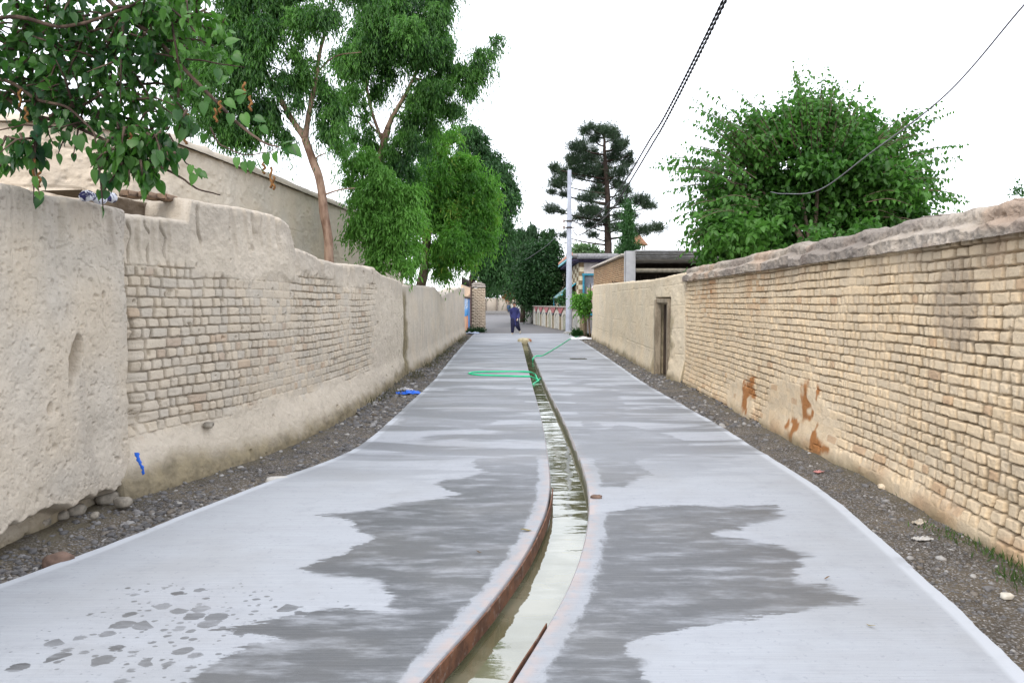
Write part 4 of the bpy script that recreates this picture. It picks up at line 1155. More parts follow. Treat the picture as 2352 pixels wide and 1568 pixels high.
# ------------------------------------------------------------------ small things on the ground and on the left wall
def crumple(c, d, name, mat, lab, cat, seed, rz=0, n=18):
    u = np.linspace(-1, 1, n); A, B = np.meshgrid(u, u, indexing='ij')
    rr = 1 - .25 * (.5 + .5 * fbm(A * 2 + seed, B * 2, 3, seed))
    x, y = A * rr * d[0] / 2, B * rr * d[1] / 2
    z = d[2] * np.abs(fbm(A * 2.2 + seed * 2, B * 2.2, 3, seed + 1)) * 1.6 * (1 - .6 * np.maximum(np.abs(A), np.abs(B)) ** 3) + .004
    ca, sa = math.cos(rz), math.sin(rz)
    P = np.stack([x * ca - y * sa, x * sa + y * ca, z], -1).reshape(-1, 3)
    mb = MB(); mb.add(P + np.array(c), Q=grid_faces(n, n)); mb.add(P + np.array(c) - (0, 0, .004), Q=grid_faces(n, n)[:, ::-1])
    o = mb.build(name, mat); tag(o, lab, cat); return o
M_BLUE = plain('blue_plastic', (.02, .13, .62), .35, .15, 5); M_WHT = plain('white_plastic', (.62, .63, .66), .4, .1, 5)
crumple(G(937, 903.5, -.03), (.55, .28, .06), 'plastic_bag', M_BLUE, 'crumpled blue plastic bag on the gravel left of the lane', 'bag', 3, .3)
crumple(G(930, 896, -.03), (.35, .22, .06), 'plastic_bag', plain('grey_plastic', (.42, .42, .44), .4), 'grey scrap of plastic beside the blue bag', 'bag', 8, .3)
crumple(G(1340, 779, -.02), (1.5, .7, .14), 'plastic_sheet', M_WHT, 'white plastic sheet lying at the corner of the cream wall', 'litter', 4, .1)
crumple(G(1881, 1084, -.03), (.12, .06, .02), 'wrapper', plain('red_foil', (.48, .22, .21), .45), 'red and white sweet wrapper on the right gravel', 'litter', 5, .5)
crumple(G(2120, 1238, -.03), (.15, .08, .02), 'wrapper', plain('off_white_paper', (.45, .44, .42), .7), 'torn white paper scrap on the right gravel', 'litter', 6, .2)
crumple(G(2112, 1200, -.03), (.16, .08, .03), 'wrapper', plain('beige_paper', (.45, .40, .33), .7), 'beige paper scrap near the foot of the brick wall', 'litter', 9, .7)
crumple(G(1085, 766, .0), (.9, .5, .12), 'plastic_bag', plain('pale_blue_plastic', (.33, .40, .50), .4), 'pale bluish plastic litter at the far left verge', 'litter', 12, .2)
lumpy(G(134, 1288, -.01), (.17, .12, .10), 'brick_piece', plain('dark_red_brick', (.17, .115, .09), .95, .4), 'reddish brown brick lump at the left edge of the lane', 'brick', .5, .3, 8)
lumpy(G(2312, 1368, -.025), (.07, .05, .035), 'stone', plain('white_stone', (.58, .55, .48), .7, .15), 'pale white stone on the right gravel near the frame edge', 'stone', .2, .25, 11)
lumpy(G(636, 1101, -.02), (.20, .10, .06), 'stone', plain('pale_stone', (.46, .45, .43), .7, .15), 'flat whitish stone by the left edge of the slab', 'stone', .5, .25, 13)
lumpy(G(2047, 1120, .0), (.09, .20, .05), 'clod', M_BRICKR, 'fallen tan mud clod on the gravel below the brick wall', 'clod', .9, .3, 15)
lumpy(G(1369, 1140, .01), (.09, .06, .035), 'brick_piece', plain('dark_red_brick', (.22, .12, .08), .9, .3), 'small brick crumb on the right rim of the drain', 'brick', .1, .3, 17)
def leafthing(p, L, W, rz, mat, lab, seed):
    u = np.linspace(0, 1, 9); w = np.sin(u * PI) ** .8 * W / 2
    ca, sa = math.cos(rz), math.sin(rz); V = []
    for k, (a, b) in enumerate(zip(u, w)):
        for s_ in (-1, 0, 1):
            x, y, z = (a - .5) * L, s_ * b, .012 + .25 * abs(s_) * b + .005 * math.sin(a * 5 + seed)
            V.append((p[0] + x * ca - y * sa, p[1] + x * sa + y * ca, p[2] + z))
    mb = MB(); mb.add(V, Q=grid_faces(9, 3)); o = mb.build('dry_leaf', mat); tag(o, lab, 'leaf')
M_DRY = plain('dry_leaf', (.24, .19, .06), .7, .3, 20); M_DRYB = plain('brown_leaf', (.15, .09, .04), .7, .3, 20)
leafthing(G(1208, 1220), .085, .035, .1, M_DRY, 'curled olive brown leaf lying left of the drain', 1)
leafthing(G(1101, 1270), .05, .012, -.5, M_DRYB, 'thin reddish brown leaf on the wet slab', 2)
leafthing(G(2000, 1440), .05, .013, -.9, M_DRY, 'yellowish stalk on the pale right half of the lane', 3)
leafthing(G(1900, 1330), .05, .012, .3, M_DRYB, 'thin brown twig leaf on the right wet patch', 4)
# puddle-dark manhole scrap on the far slab
crumple(G(1328, 824, .002), (.55, .5, .02), 'rag', plain('dark_rag', (.09, .09, .075), .9), 'dark flattened rag on the far right of the slab', 'rag', 21, 0)
# blue rag wedged in the left wall
mb = MB(); q0 = at(308, 1038, 6.34); q1 = at(313, 1090, 6.30)
P = [q0 + np.array([.03, -.02, 0]), q0 * .65 + q1 * .35 + (.05, -.03, 0), q0 * .3 + q1 * .7 + (.07, -.02, 0), q1 + np.array([.06, 0, 0])]
P = catmull(P, 6); mb.loft([(p_[0] + .004 * math.sin(k_ * 2), p_[1], p_[2], .020 - .0006 * k_ + .004 * math.sin(k_ * 1.3), .008) for k_, p_ in enumerate(P)][::-1], 10)
o = mb.build('blue_rag', M_BLUE); tag(o, 'twisted bright blue rag hanging at the left wall joint', 'rag')
# river stones under the near left wall
rs = np.random.RandomState(5)
M_RS = plain('river_stone', (.26, .235, .195), .85, .35, 14)
for k, (x, y, r) in enumerate(((190, 1168, .12), (158, 1180, .09), (262, 1140, .14), (300, 1150, .11), (118, 1196, .08), (236, 1180, .06))):
    p = G(x, y, .05); lumpy((p[0] - .07, p[1] + .02, .035), (r * 1.25, r * 1.0, r * .75), 'river_stone', M_RS, 'rounded grey river stone bedded under the near left mud wall', 'stone', rs.rand() * 3, .2, 30 + k, 'river stones under the left wall', 9)
lumpy((-3.04, 7.35, .44), (.10, .12, .06), 'river_stone', M_RS, 'grey river stone stuck in the plaster skirt below the exposed bricks', 'stone', .2, .2, 44)
# roll of cloth and broken bricks on top of the left wall
yA = 6.1
pa, pb_ = at(198, 460, 5.6), at(264, 463, 6.05)
t = NT('printed_cloth')
M_CLO = t.pbr(t.mix(t.ramp(t.noise(11, 3, dist=1), .52, .56), (.62, .64, .70), (.03, .03, .10)), .8, t.bump(t.noise(30, 3), .01), .2)
mb = MB(); P = [pa + (pb_ - pa) * s_ + np.array([-.02, 0, .025 + .012 * math.sin(s_ * 9)]) for s_ in np.linspace(0, 1, 14)]
mb.tube(P, .036 + .007 * np.sin(np.linspace(0, 14, 14)), 12); o = mb.build('cloth_roll', M_CLO); tag(o, 'rolled white and navy cloth lying on the left wall top', 'cloth')
bl = MB()
M_LEDGE = mud_mat('ledge_mud', (.24, .19, .135), (.17, .135, .10), streak=.3)
c0, c1_ = at(262, 480, 6.55), at(440, 492, 7.75)
ang = math.atan2((c1_ - c0)[1], (c1_ - c0)[0]); L_ = np.linalg.norm((c1_ - c0)[:2])
ztop = at(350, 456, 7.1)[2]
m_ = (c0 + c1_) / 2
nrmv = np.array([-math.sin(ang), math.cos(ang)])
o = None
mb = MB()
gu, gvv = np.meshgrid(np.linspace(-L_ / 2, L_ / 2, 90), np.linspace(0, 1, 40), indexing='ij')
zz_ = 2.0 + gvv * (ztop - 2.0) + .02 * fbm(gu * 3, gu * 0, 3, 3) * gvv
dsp = .03 * fbm(gu * 4, zz_ * 5, 4, 191) + .02 * fbm(gu * 14, zz_ * 14, 3, 193)
off = .30 - dsp
X = m_[0] + math.cos(ang) * gu + nrmv[0] * off; Y = m_[1] + math.sin(ang) * gu + nrmv[1] * off
X2, Y2 = X[:, -1:] + nrmv[0] * .4, Y[:, -1:] + nrmv[1] * .4
mb.add(np.stack([np.concatenate([X, X2], 1), np.concatenate([Y, Y2], 1), np.concatenate([zz_, zz_[:, -1:]], 1)], -1).reshape(-1, 3), Q=grid_faces(90, 41), soot=.4, tint=.3)
o = mb.build('mud_ledge', M_LEDGE); tag(o, 'brown broken mud ledge behind the lip of the left wall', 'ledge')
M_RB = plain('fired_brick_piece', (.20, .135, .09), .9, .3, 10)
for k, (x, y, Y_) in enumerate(((300, 452, 6.95), (345, 453, 7.05), (385, 452, 7.2))):
    p = at(x, y, Y_)
    mb = MB().box((p[0] - .05, p[1] + .1, ztop + .03), (.2 + .03 * k, .11, .065), ang + .1 * (k - 1), .012)
    tag(mb.build('loose_brick', M_RB), 'loose broken brick lying on the brown mud ledge', 'brick', 'loose bricks on the mud ledge')
# ------------------------------------------------------------------ people
SKIN = plain('skin', (.38, .21, .14), .55, .08, 20, .001)
NAVY = plain('navy_cotton', (.030, .034, .115), .85, .25, 6, .006, .2)
NAVYD = plain('dark_navy_cotton', (.016, .017, .045), .85, .25, 6, .006, .2)
HAIR = plain('black_hair', (.012, .010, .009), .5, .3, 30)

def skin_body(name, J, E, Rr, parent, mat):
    me = bpy.data.meshes.new(name); org = wloc(parent)
    me.from_pydata([tuple(np.array(p)) for p in J], E, []); me.materials.append(mat)
    o = bpy.data.objects.new(name, me); COL.objects.link(o); o.parent = parent
    md = o.modifiers.new('Skin', 'SKIN')
    for i, r in enumerate(Rr):
        me.skin_vertices[0].data[i].radius = (r, r) if np.isscalar(r) else r
        me.skin_vertices[0].data[i].use_root = (i == 0)
    md.use_smooth_shade = True
    s_ = o.modifiers.new('Sub', 'SUBSURF'); s_.levels = 2; s_.render_levels = 2
    return o

def limb_tube(mb, pts, rad, seg=14):
    return mb.tube(catmull(pts, 5), np.interp(np.linspace(0, len(pts) - 1, (len(pts) - 1) * 5 + 1), np.arange(len(pts)), rad), seg)

def person(loc, lab, pose, cloth, trousers, parts=True, sc=1.0):
    p = empty('person', loc, lab, 'person')
    J, E, Rr = [], [], []
    def add(pt, r, par=None):
        J.append(pt); Rr.append(r); i = len(J) - 1
        if par is not None: E.append((par, i))
        return i
    pv = add(pose['pelvis'], (.13, .10)); sp_ = add(pose['spine'], (.125, .09), pv); chs = add(pose['chest'], (.125, .08), sp_)
    nk = add(pose['neck'], .055, chs); n2 = add(pose['neck2'], .05, nk); hd = np.array(pose['head'])
    jaw = add(tuple(hd + (0, -.025, -.055)), (.052, .062), n2); md = add(tuple(hd), (.074, .092), jaw); cr_ = add(tuple(hd + (0, .015, .07)), (.07, .085), md); add(tuple(hd + (0, .012, .115)), (.03, .035), cr_)
    add(tuple(hd + (0, -.102, -.012)), .012, md)      # nose
    for s_ in (-1, 1): add(tuple(hd + (s_ * .078, .01, -.015)), .016, md)     # ears
    for sd in ('L', 'R'):
        a = pose['arm' + sd]; q = chs
        for pt, r in zip(a[:4], (.050, .042, .036, .026)): q = add(pt, r, q)
        wr = np.array(a[3]); d = nrm(np.array(a[3]) - np.array(a[2])); sdv = np.array(pose['side' + sd])
        fw_ = np.cross(d, sdv)
        pm = add(tuple(wr + d * .05), (.036, .020), q)
        for k, (o_, l_) in enumerate(((-.030, .070), (-.010, .080), (.010, .076), (.030, .060))):
            b0 = wr + d * .085 + sdv * o_; f0 = add(tuple(b0), .010, pm)
            f1 = add(tuple(b0 + d * l_ * .5 + fw_ * .008), .009, f0); add(tuple(b0 + d * l_ * .9 + fw_ * .030), .007, f1)
        th = add(tuple(wr + d * .045 + sdv * -.042 + fw_ * .01), .012, pm); add(tuple(wr + d * .085 + sdv * -.058 + fw_ * .03), .009, th)
        q = pv
        for pt, r in zip(pose['leg' + sd], (.085, .062, .040, .036, .022)): q = add(pt, r, q)
    skin_body('body', J, E, Rr, p, SKIN)
    W = lambda pts: [tuple(np.array(q) + loc) for q in pts]
    # hair cap
    u = np.linspace(0, PI * .56, 10); v = np.linspace(0, 2 * PI, 24, endpoint=False); A, B = np.meshgrid(u, v, indexing='ij')
    k = 1 + .06 * fbm(B * 4, A * 6, 2, 3)
    y = np.sin(A) * np.sin(B) * .113 * k; z = np.cos(A) * .118 * k; z = z + .055 * np.clip(-y / .1, 0, 1) * (A > 1.2)
    hp_ = np.stack([np.sin(A) * np.cos(B) * .094 * k, y + .016, z + .035], -1) + hd + np.array(loc)
    mb = MB(); Q = []
    for i in range(9):
        for j in range(24): Q.append([i * 24 + j, (i + 1) * 24 + j, (i + 1) * 24 + (j + 1) % 24, i * 24 + (j + 1) % 24])
    mb.add(hp_.reshape(-1, 3), Q=Q); mb.build('hair', HAIR, p)
    for s_ in (-1, 1):
        c_ = hd + np.array(loc) + (s_ * .030, -.088, .008)
        mb = MB(); mb.add(IV * .011 + c_, T=IT2); mb.build('eye', HAIR, p)
    # long shirt
    mb = MB()
    L = np.array(loc)
    def ringP(rings): return [(c[0] + L[0], c[1] + L[1], c[2] + L[2], c[3], c[4]) for c in rings]
    mb.loft(ringP(pose['shirt']), 28, True)
    for sd in ('L', 'R'):
        a = pose['arm' + sd]
        limb_tube(mb, W([a[0], a[1], a[2], tuple(np.array(a[2]) * .12 + np.array(a[3]) * .88)]), (.098, .080, .068, .058))
    V = np.concatenate(mb.V); V += (.010 * fbm(V[:, 0] * 14 + V[:, 1] * 9, V[:, 2] * 5, 3, 4))[:, None] * np.array([1, 1, 0]); mb.V = [V]
    mb.build('shirt', cloth, p)
    mb = MB()
    for sd in ('L', 'R'):
        l_ = pose['leg' + sd]
        limb_tube(mb, W([l_[0], l_[1], tuple(np.array(l_[1]) * .5 + np.array(l_[2]) * .5), tuple(np.array(l_[1]) * .04 + np.array(l_[2]) * .96)]), (.135, .115, .098, .068))
    V = np.concatenate(mb.V); V += (.012 * fbm(V[:, 0] * 12 + V[:, 1] * 8, V[:, 2] * 6, 3, 6))[:, None] * np.array([1, 1, 0]); mb.V = [V]
    mb.build('trousers', trousers, p)
    for sd in ('L', 'R'):
        l_ = [np.array(q) + L for q in pose['leg' + sd]]
        heel, toe = l_[3], l_[4]
        d = nrm(toe - heel); c_ = (heel + toe) / 2
        mb = MB(); mb.tube([heel - d * .04 + (0, 0, -.012), heel + (0, 0, -.016), c_ + (0, 0, -.018), toe + (0, 0, -.012), toe + d * .035 + (0, 0, -.006)], [.02, .042, .044, .046, .02], 12)
        mb.build('sandal', plain('sandal', (.55, .50, .40), .6), p)
    return p

PXY = G(1182, 767.5)
poseA = dict(pelvis=(0, 0, .90), spine=(0, 0, 1.08), chest=(0, -.005, 1.27), neck=(0, -.02, 1.43), neck2=(-.005, -.04, 1.48), head=(-.012, -.075, 1.575),
    armL=[(.155, 0, 1.37), (.215, .01, 1.10), (.20, -.10, .90), (.165, -.16, .84)], sideL=(0, -.8, .6),
    armR=[(-.155, 0, 1.37), (-.19, .10, 1.12), (-.16, .03, .90), (-.14, -.02, .83)], sideR=(0, 1, 0),
    legL=[(.09, 0, .84), (.15, -.06, .47), (.27, .26, .22), (.29, .30, .17), (.30, .20, .07)],
    legR=[(-.09, 0, .84), (-.10, -.12, .46), (-.115, -.10, .08), (-.115, -.08, .045), (-.135, -.24, .035)],
    shirt=[(.03, .01, .43, .215, .16), (.03, .0, .55, .205, .155), (.015, 0, .75, .185, .14), (0, 0, .95, .165, .13), (0, 0, 1.12, .155, .115), (0, -.005, 1.28, .175, .115), (0, -.005, 1.38, .172, .10), (0, -.01, 1.44, .11, .08), (0, -.025, 1.455, .062, .06)])
person((PXY[0], PXY[1], 0), 'person walking up the lane in a long navy tunic holding a white item', poseA, NAVY, NAVYD)
ph = np.array([.150, -.205, .775]) + np.array([PXY[0], PXY[1], 0])
mb = MB().box(ph, (.055, .018, .12), .3, .006, .5); tag(mb.build('folded_paper', plain('white_paper', (.75, .75, .74), .5, .05)), 'small white paper held in the walking person’s hand'.replace('’', "'"), 'paper')
FXY = G(1169, 721.5)
poseB = dict(pelvis=(0, 0, .90), spine=(0, 0, 1.08), chest=(0, -.005, 1.27), neck=(0, -.02, 1.43), neck2=(0, -.035, 1.48), head=(0, -.05, 1.59),
    armL=[(.16, 0, 1.37), (.21, .01, 1.10), (.22, -.04, .88), (.21, -.06, .82)], sideL=(0, -1, 0),
    armR=[(-.16, 0, 1.37), (-.21, .01, 1.10), (-.22, -.04, .88), (-.21, -.06, .82)], sideR=(0, 1, 0),
    legL=[(.09, 0, .84), (.10, -.02, .47), (.11, .03, .08), (.11, .05, .045), (.12, -.10, .035)],
    legR=[(-.09, 0, .84), (-.10, -.02, .47), (-.11, .0, .08), (-.11, .02, .045), (-.12, -.13, .035)],
    shirt=[(0, .01, .46, .20, .15), (0, 0, .75, .185, .14), (0, 0, .95, .165, .13), (0, 0, 1.12, .155, .115), (0, -.005, 1.28, .175, .115), (0, -.005, 1.38, .172, .10), (0, -.01, 1.44, .11, .08), (0, -.025, 1.455, .062, .06)])
person((FXY[0], FXY[1] - 3, -.006), 'distant person in a blue top standing by the far beige wall', poseB, plain('blue_cotton', (.035, .075, .17), .85, .2, 6), plain('black_cotton', (.02, .02, .022), .85, .2, 6))

# ------------------------------------------------------------------ foliage
TPL = {
    'simple': (np.array([(0, 0, 0), (.45, .5, .10), (1, 0, -.10), (.45, -.5, .10)]), np.array([(0, 1, 2), (0, 2, 3)])),
    'blade': (np.array([(0, 0, 0), (.3, .5, .03), (1, 0, -.05), (.3, -.5, .03)]), np.array([(0, 1, 2), (0, 2, 3)])),
    'curl': (np.array([(0, 0, 0), (.22, .42, .05), (.6, .40, .02), (1, 0, -.28), (.6, -.40, .02), (.22, -.42, .05), (.42, 0, -.03)]), np.array([(0, 1, 6), (1, 2, 6), (2, 3, 6), (3, 4, 6), (4, 5, 6), (5, 0, 6)])),
    'heart': (np.array([(.03, 0, 0), (-.07, .14, .02), (-.04, .30, .05), (.10, .45, .08), (.30, .50, .09), (.50, .44, .06), (.70, .30, .0), (.86, .14, -.06), (1.04, 0, -.16),
                        (.86, -.14, -.06), (.70, -.30, .0), (.50, -.44, .06), (.30, -.50, .09), (.10, -.45, .08), (-.04, -.30, .05), (-.07, -.14, .02), (.30, 0, -.015), (.62, 0, -.05), (-.35, 0, .05), (-.35, .012, .05), (.03, .012, 0)]),
              np.array([(0, 1, 2), (0, 2, 16), (2, 3, 16), (3, 4, 16), (4, 5, 16), (5, 17, 16), (5, 6, 17), (6, 7, 17), (7, 8, 17), (8, 9, 17), (9, 10, 17), (10, 11, 17), (11, 16, 17), (11, 12, 16), (12, 13, 16), (13, 14, 16), (14, 0, 16), (14, 15, 0), (18, 19, 20), (18, 20, 0)])),
}

def leaves(mb, P, A, N, L, W, kind, rnd, mi=0):
    tv, tf = TPL[kind]; n = len(P); m = len(tv)
    A = nrm(A); B = nrm(np.cross(A, N)); N = np.cross(B, A)
    L = np.broadcast_to(L, (n,)); W = np.broadcast_to(W, (n,))
    V = P[:, None] + L[:, None, None] * (tv[None, :, :1] * A[:, None] + tv[None, :, 2:] * N[:, None]) + W[:, None, None] * tv[None, :, 1:2] * B[:, None]
    T = (tf[None] + (np.arange(n) * m)[:, None, None]).reshape(-1, 3)
    mb.add(V.reshape(-1, 3), T=T, mi=mi, rnd=np.repeat(rnd, m))

def foliage(mb, lobes, ntw, Y, seed, L=.6, droop=.6, nl=9, ll=.13, lw=.028, kind='simple', jit=.5, down=.6, up=.1, dep=1.0, shell=2.2, tw=None, sub=0, outw=1.0):
    rs = np.random.RandomState(seed)
    if sub:
        out = []
        for l in lobes:
            for k in range(sub):
                a = rs.rand() * 2 * PI; r = rs.rand() ** .5 * .78; f = .34 + .30 * rs.rand()
                out.append((l[0] + l[2] * r * math.cos(a), l[1] + l[3] * r * math.sin(a), l[2] * f, l[3] * f, l[4] if len(l) > 4 else 1, (l[5] if len(l) > 5 else 0) + rs.randn() * (l[2] + l[3]) * .30 * Y / F, l[6] if len(l) > 6 else 0))
        lobes = out
    ar = np.array([l[2] * l[3] * (l[4] if len(l) > 4 else 1) for l in lobes]); cnt = np.maximum(3, (ntw * ar / ar.sum()).astype(int))
    for l, n in zip(lobes, cnt):
        dy = l[5] if len(l) > 5 else 0
        c = at(l[0], l[1], Y + dy); rx, rz = l[2] * Y / F, l[3] * Y / F; ry = (rx + rz) / 2 * dep
        d = nrm(rs.randn(n, 3)); r = rs.rand(n) ** (1 / shell)
        p0 = c + d * r[:, None] * np.array([rx, ry, rz])
        dr = nrm(d * outw + .7 * rs.randn(n, 3) + np.array([0, 0, up]))
        p0 = p0 - dr * L * .4 + np.array([0, 0, .42 * droop * L]); lb_ = rs.rand() * .5 - .05 + (l[6] if len(l) > 6 else 0)
        Lt = L * (.5 + 1.3 * rs.rand(n) ** 2.2)
        t_ = (np.arange(nl) + .6) / nl
        q = p0[:, None] + dr[:, None] * (Lt[:, None] * t_[None])[..., None]
        q[..., 2] -= droop * Lt[:, None] * t_[None] ** 2
        tg = dr[:, None] + np.zeros_like(q); tg[..., 2] -= 2 * droop * t_[None]
        tg = nrm(tg)
        q = q.reshape(-1, 3); tg = tg.reshape(-1, 3); N_ = len(q)
        ax = nrm(tg * .6 + jit * rs.randn(N_, 3) + np.array([0, 0, -down]))
        nn = nrm(rs.randn(N_, 3) * .7 + np.array([0, 0, .8]))
        br = np.repeat(rs.rand(n), nl) * .35 + rs.rand(N_) * .35 + lb_
        leaves(mb, q + rs.randn(N_, 3) * ll * .25, ax, nn, ll * (.65 + .6 * rs.rand(N_)), lw * (.7 + .5 * rs.rand(N_)), kind, br)
        if tw is not None:
            for i in rs.permutation(n)[:max(1, int(n * tw[1]))]:
                P = p0[i] + dr[i] * (Lt[i] * np.array([0, .5, 1])[:, None]); P[:, 2] -= droop * Lt[i] * np.array([0, .25, 1])
                mb_t = tw[0]; mb_t.tube(P, [.010, .007, .003], 5)

def limb(mb, pts, Y, r0, r1, seg=10):
    """pts: photo x, y and optional depth offset"""
    P = np.array([at(p[0], p[1], Y + (p[2] if len(p) > 2 else 0)) for p in pts]); q = catmull(P, 6); n = len(q)
    q = q + .02 * r0 / .1 * np.stack([fbm(np.arange(n) * .25, np.zeros(n), 2, int(abs(pts[0][0]))), fbm(np.arange(n) * .25, np.ones(n) * 5, 2, 3), np.zeros(n)], -1)
    mb.tube(q, np.linspace(r0, r1, n) * (1 + .06 * fbm(np.arange(n) * .4, np.zeros(n), 2, 9)), seg)

EUCB = bark_mat('eucalyptus_bark', (.115, .066, .045), (.27, .19, .14), 2.2)
GREYB = bark_mat('grey_bark', (.07, .055, .04), (.17, .13, .095), 3)
DARKB = bark_mat('dark_bark', (.022, .016, .013), (.06, .042, .034), 3)
EUCL = leaf_mat('eucalyptus_leaf', (.012, .050, .020), (.125, .31, .050), trans=.36)
EUCG = leaf_mat('bright_eucalyptus_leaf', (.026, .10, .028), (.17, .40, .055), (.32, .40, .07), trans=.42)
DKL = leaf_mat('dark_leaf', (.012, .038, .016), (.036, .105, .030), trans=.25)
MIDL = leaf_mat('mid_leaf', (.020, .066, .022), (.050, .14, .036), trans=.28)
MULL = leaf_mat('mulberry_leaf', (.018, .066, .016), (.088, .225, .038), trans=.40)
MULB = bark_mat('mulberry_bark', (.045, .030, .024), (.12, .085, .065), 4)
MULN = leaf_mat('near_mulberry_leaf', (.010, .044, .022), (.080, .205, .034), trans=.40, rough=.38)
PINL = leaf_mat('pine_needle', (.016, .036, .020), (.048, .088, .042), trans=.15)
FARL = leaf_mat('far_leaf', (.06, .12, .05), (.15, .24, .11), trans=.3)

def tree(name, px, Y, lab, cat='tree'):
    b = at(px, 700, Y)
    return empty(name, (b[0], Y, -.28), lab, cat)

# --- eucalyptus 1 (red-brown leaning trunk)
Y = 16
T1 = tree('eucalyptus_tree', 757, Y, 'tall eucalyptus with a reddish forked trunk in front of the compound wall')
mb = MB()
limb(mb, [(770, 1000), (766, 800), (757, 598), (750, 520), (735, 420), (715, 360), (700, 318)], Y, .112, .078, 14)
limb(mb, [(700, 318), (665, 265), (640, 220), (610, 165, .2), (575, 90, .4), (540, 10, .5), (520, -90, .5)], Y, .070, .018)
limb(mb, [(702, 322), (710, 262), (725, 180), (738, 110), (762, 20), (790, -80)], Y, .065, .018)
limb(mb, [(735, 425), (722, 385), (728, 362), (748, 352)], Y, .028, .012)
limb(mb, [(747, 447), (780, 436), (815, 432)], Y, .022, .008)
limb(mb, [(640, 220), (600, 150), (560, 128), (500, 110)], Y, .028, .010)
limb(mb, [(725, 170), (770, 130), (830, 120)], Y, .022, .008)
limb(mb, [(665, 185), (640, 160), (612, 150)], Y, .02, .008)
limb(mb, [(595, 130), (540, 180), (500, 230)], Y, .02, .008)
mb.build('trunk', EUCB, T1)
mb = MB()
lob1 = [(520, 320, 34, 26, .8), (490, 290, 36, 26, .8), (590, 300, 20, 26, .7), (395, 230, 30, 50, .6), (500, 40, 85, 70), (555, 70, 75, 80), (590, 150, 42, 60), (460, 130, 60, 80), (425, 200, 45, 60), (545, 170, 60, 70), (575, 240, 52, 55), (500, 250, 55, 45), (530, 300, 30, 32), (625, 275, 24, 40), (640, 205, 30, 34, .8),
        (720, 35, 80, 50), (660, 20, 50, 45), (700, 130, 38, 52, .8), (690, 210, 32, 48), (745, 210, 34, 44), (768, 265, 28, 34), (735, 270, 22, 24, .7), (775, 320, 24, 30, .9), (755, 300, 24, 30, .8), (570, 320, 22, 30, .8), (600, -40, 160, 50), (780, -40, 90, 50), (655, 320, 18, 26, .8), (400, 60, 60, 80), (610, 60, 55, 70)]
foliage(mb, [(*l[:4], l[4] if len(l) > 4 else 1, 0, -.20) for l in lob1], 8600, Y, 201, sub=5, L=.38, droop=.75, nl=10, ll=.125, lw=.024, down=1.0, jit=.42, up=.15, dep=.9)
mb.build('crown', EUCL, T1)

# --- eucalyptus 2
Y = 20
T2 = tree('eucalyptus_tree', 865, Y, 'tall dark eucalyptus whose pale upper fork shows against the white sky')
mb = MB()
limb(mb, [(850, 980), (855, 760), (862, 560), (870, 400), (880, 330), (890, 298)], Y, .15, .09, 14)
limb(mb, [(890, 298), (905, 262), (925, 228), (950, 180), (980, 100), (1000, 10)], Y, .075, .02)
limb(mb, [(885, 312), (862, 300), (840, 275), (812, 266), (770, 250)], Y, .035, .012)
limb(mb, [(880, 330), (850, 240), (840, 150), (860, 50)], Y, .05, .015)
limb(mb, [(950, 180), (1010, 190), (1080, 180), (1130, 130)], Y, .03, .008)
limb(mb, [(915, 245), (935, 250), (945, 268)], Y, .02, .006)
mb.build('trunk', EUCB, T2)
mb = MB()
lob2 = [(830, 70, 70, 75), (900, 60, 85, 80), (975, 60, 70, 75), (850, 140, 65, 55), (930, 140, 80, 55), (1010, 130, 45, 50), (1015, 20, 30, 40), (815, 185, 42, 42), (870, 195, 40, 38), (980, 195, 62, 40), (1045, 180, 45, 34), (1090, 175, 38, 26), (1118, 140, 30, 26), (1140, 100, 18, 22, .6), (1075, 215, 30, 22),
        (960, 240, 42, 28), (1020, 235, 45, 26), (975, 275, 55, 30), (1035, 262, 36, 26), (930, 330, 36, 42), (965, 320, 36, 40), (905, 365, 30, 40), (800, 240, 30, 34), (840, 265, 18, 26, .7), (810, 320, 30, 28, .8), (850, 330, 24, 30, .7), (925, 400, 36, 34), (850, 360, 26, 34, .8), (885, 410, 26, 30, .8), (900, -50, 120, 60), (1000, -40, 40, 40), (785, 110, 40, 50)]
lob2b = [(880, 460, 46, 34), (838, 480, 34, 30), (908, 512, 44, 32), (850, 530, 44, 30), (900, 560, 44, 30), (850, 580, 36, 24), (922, 596, 26, 26), (938, 630, 11, 20), (875, 415, 30, 26), (835, 440, 24, 20, .7), (925, 465, 26, 26), (816, 545, 18, 26, .8), (868, 622, 26, 14), (812, 470, 14, 24, .5), (905, 440, 24, 20), (818, 395, 26, 30, .5), (798, 355, 18, 24, .35), (845, 375, 24, 30, .5), (800, 430, 16, 20, .5), (955, 480, 18, 40, .6)]
foliage(mb, [(l[0], l[1] - 6, l[2], l[3], l[4] if len(l) > 4 else 1, -1.6, .55) for l in lob2b], 2600, Y, 252, sub=7, L=.40, droop=.7, nl=10, ll=.145, lw=.032, down=.9, jit=.5, up=.15, dep=.9)
foliage(mb, [(*l[:4], l[4] if len(l) > 4 else 1, 0, -.18) for l in lob2], 8600, Y, 202, sub=5, L=.44, droop=.75, nl=10, ll=.14, lw=.028, down=1.0, jit=.42, up=.15, dep=.9)
mb.build('crown', EUCL, T2)

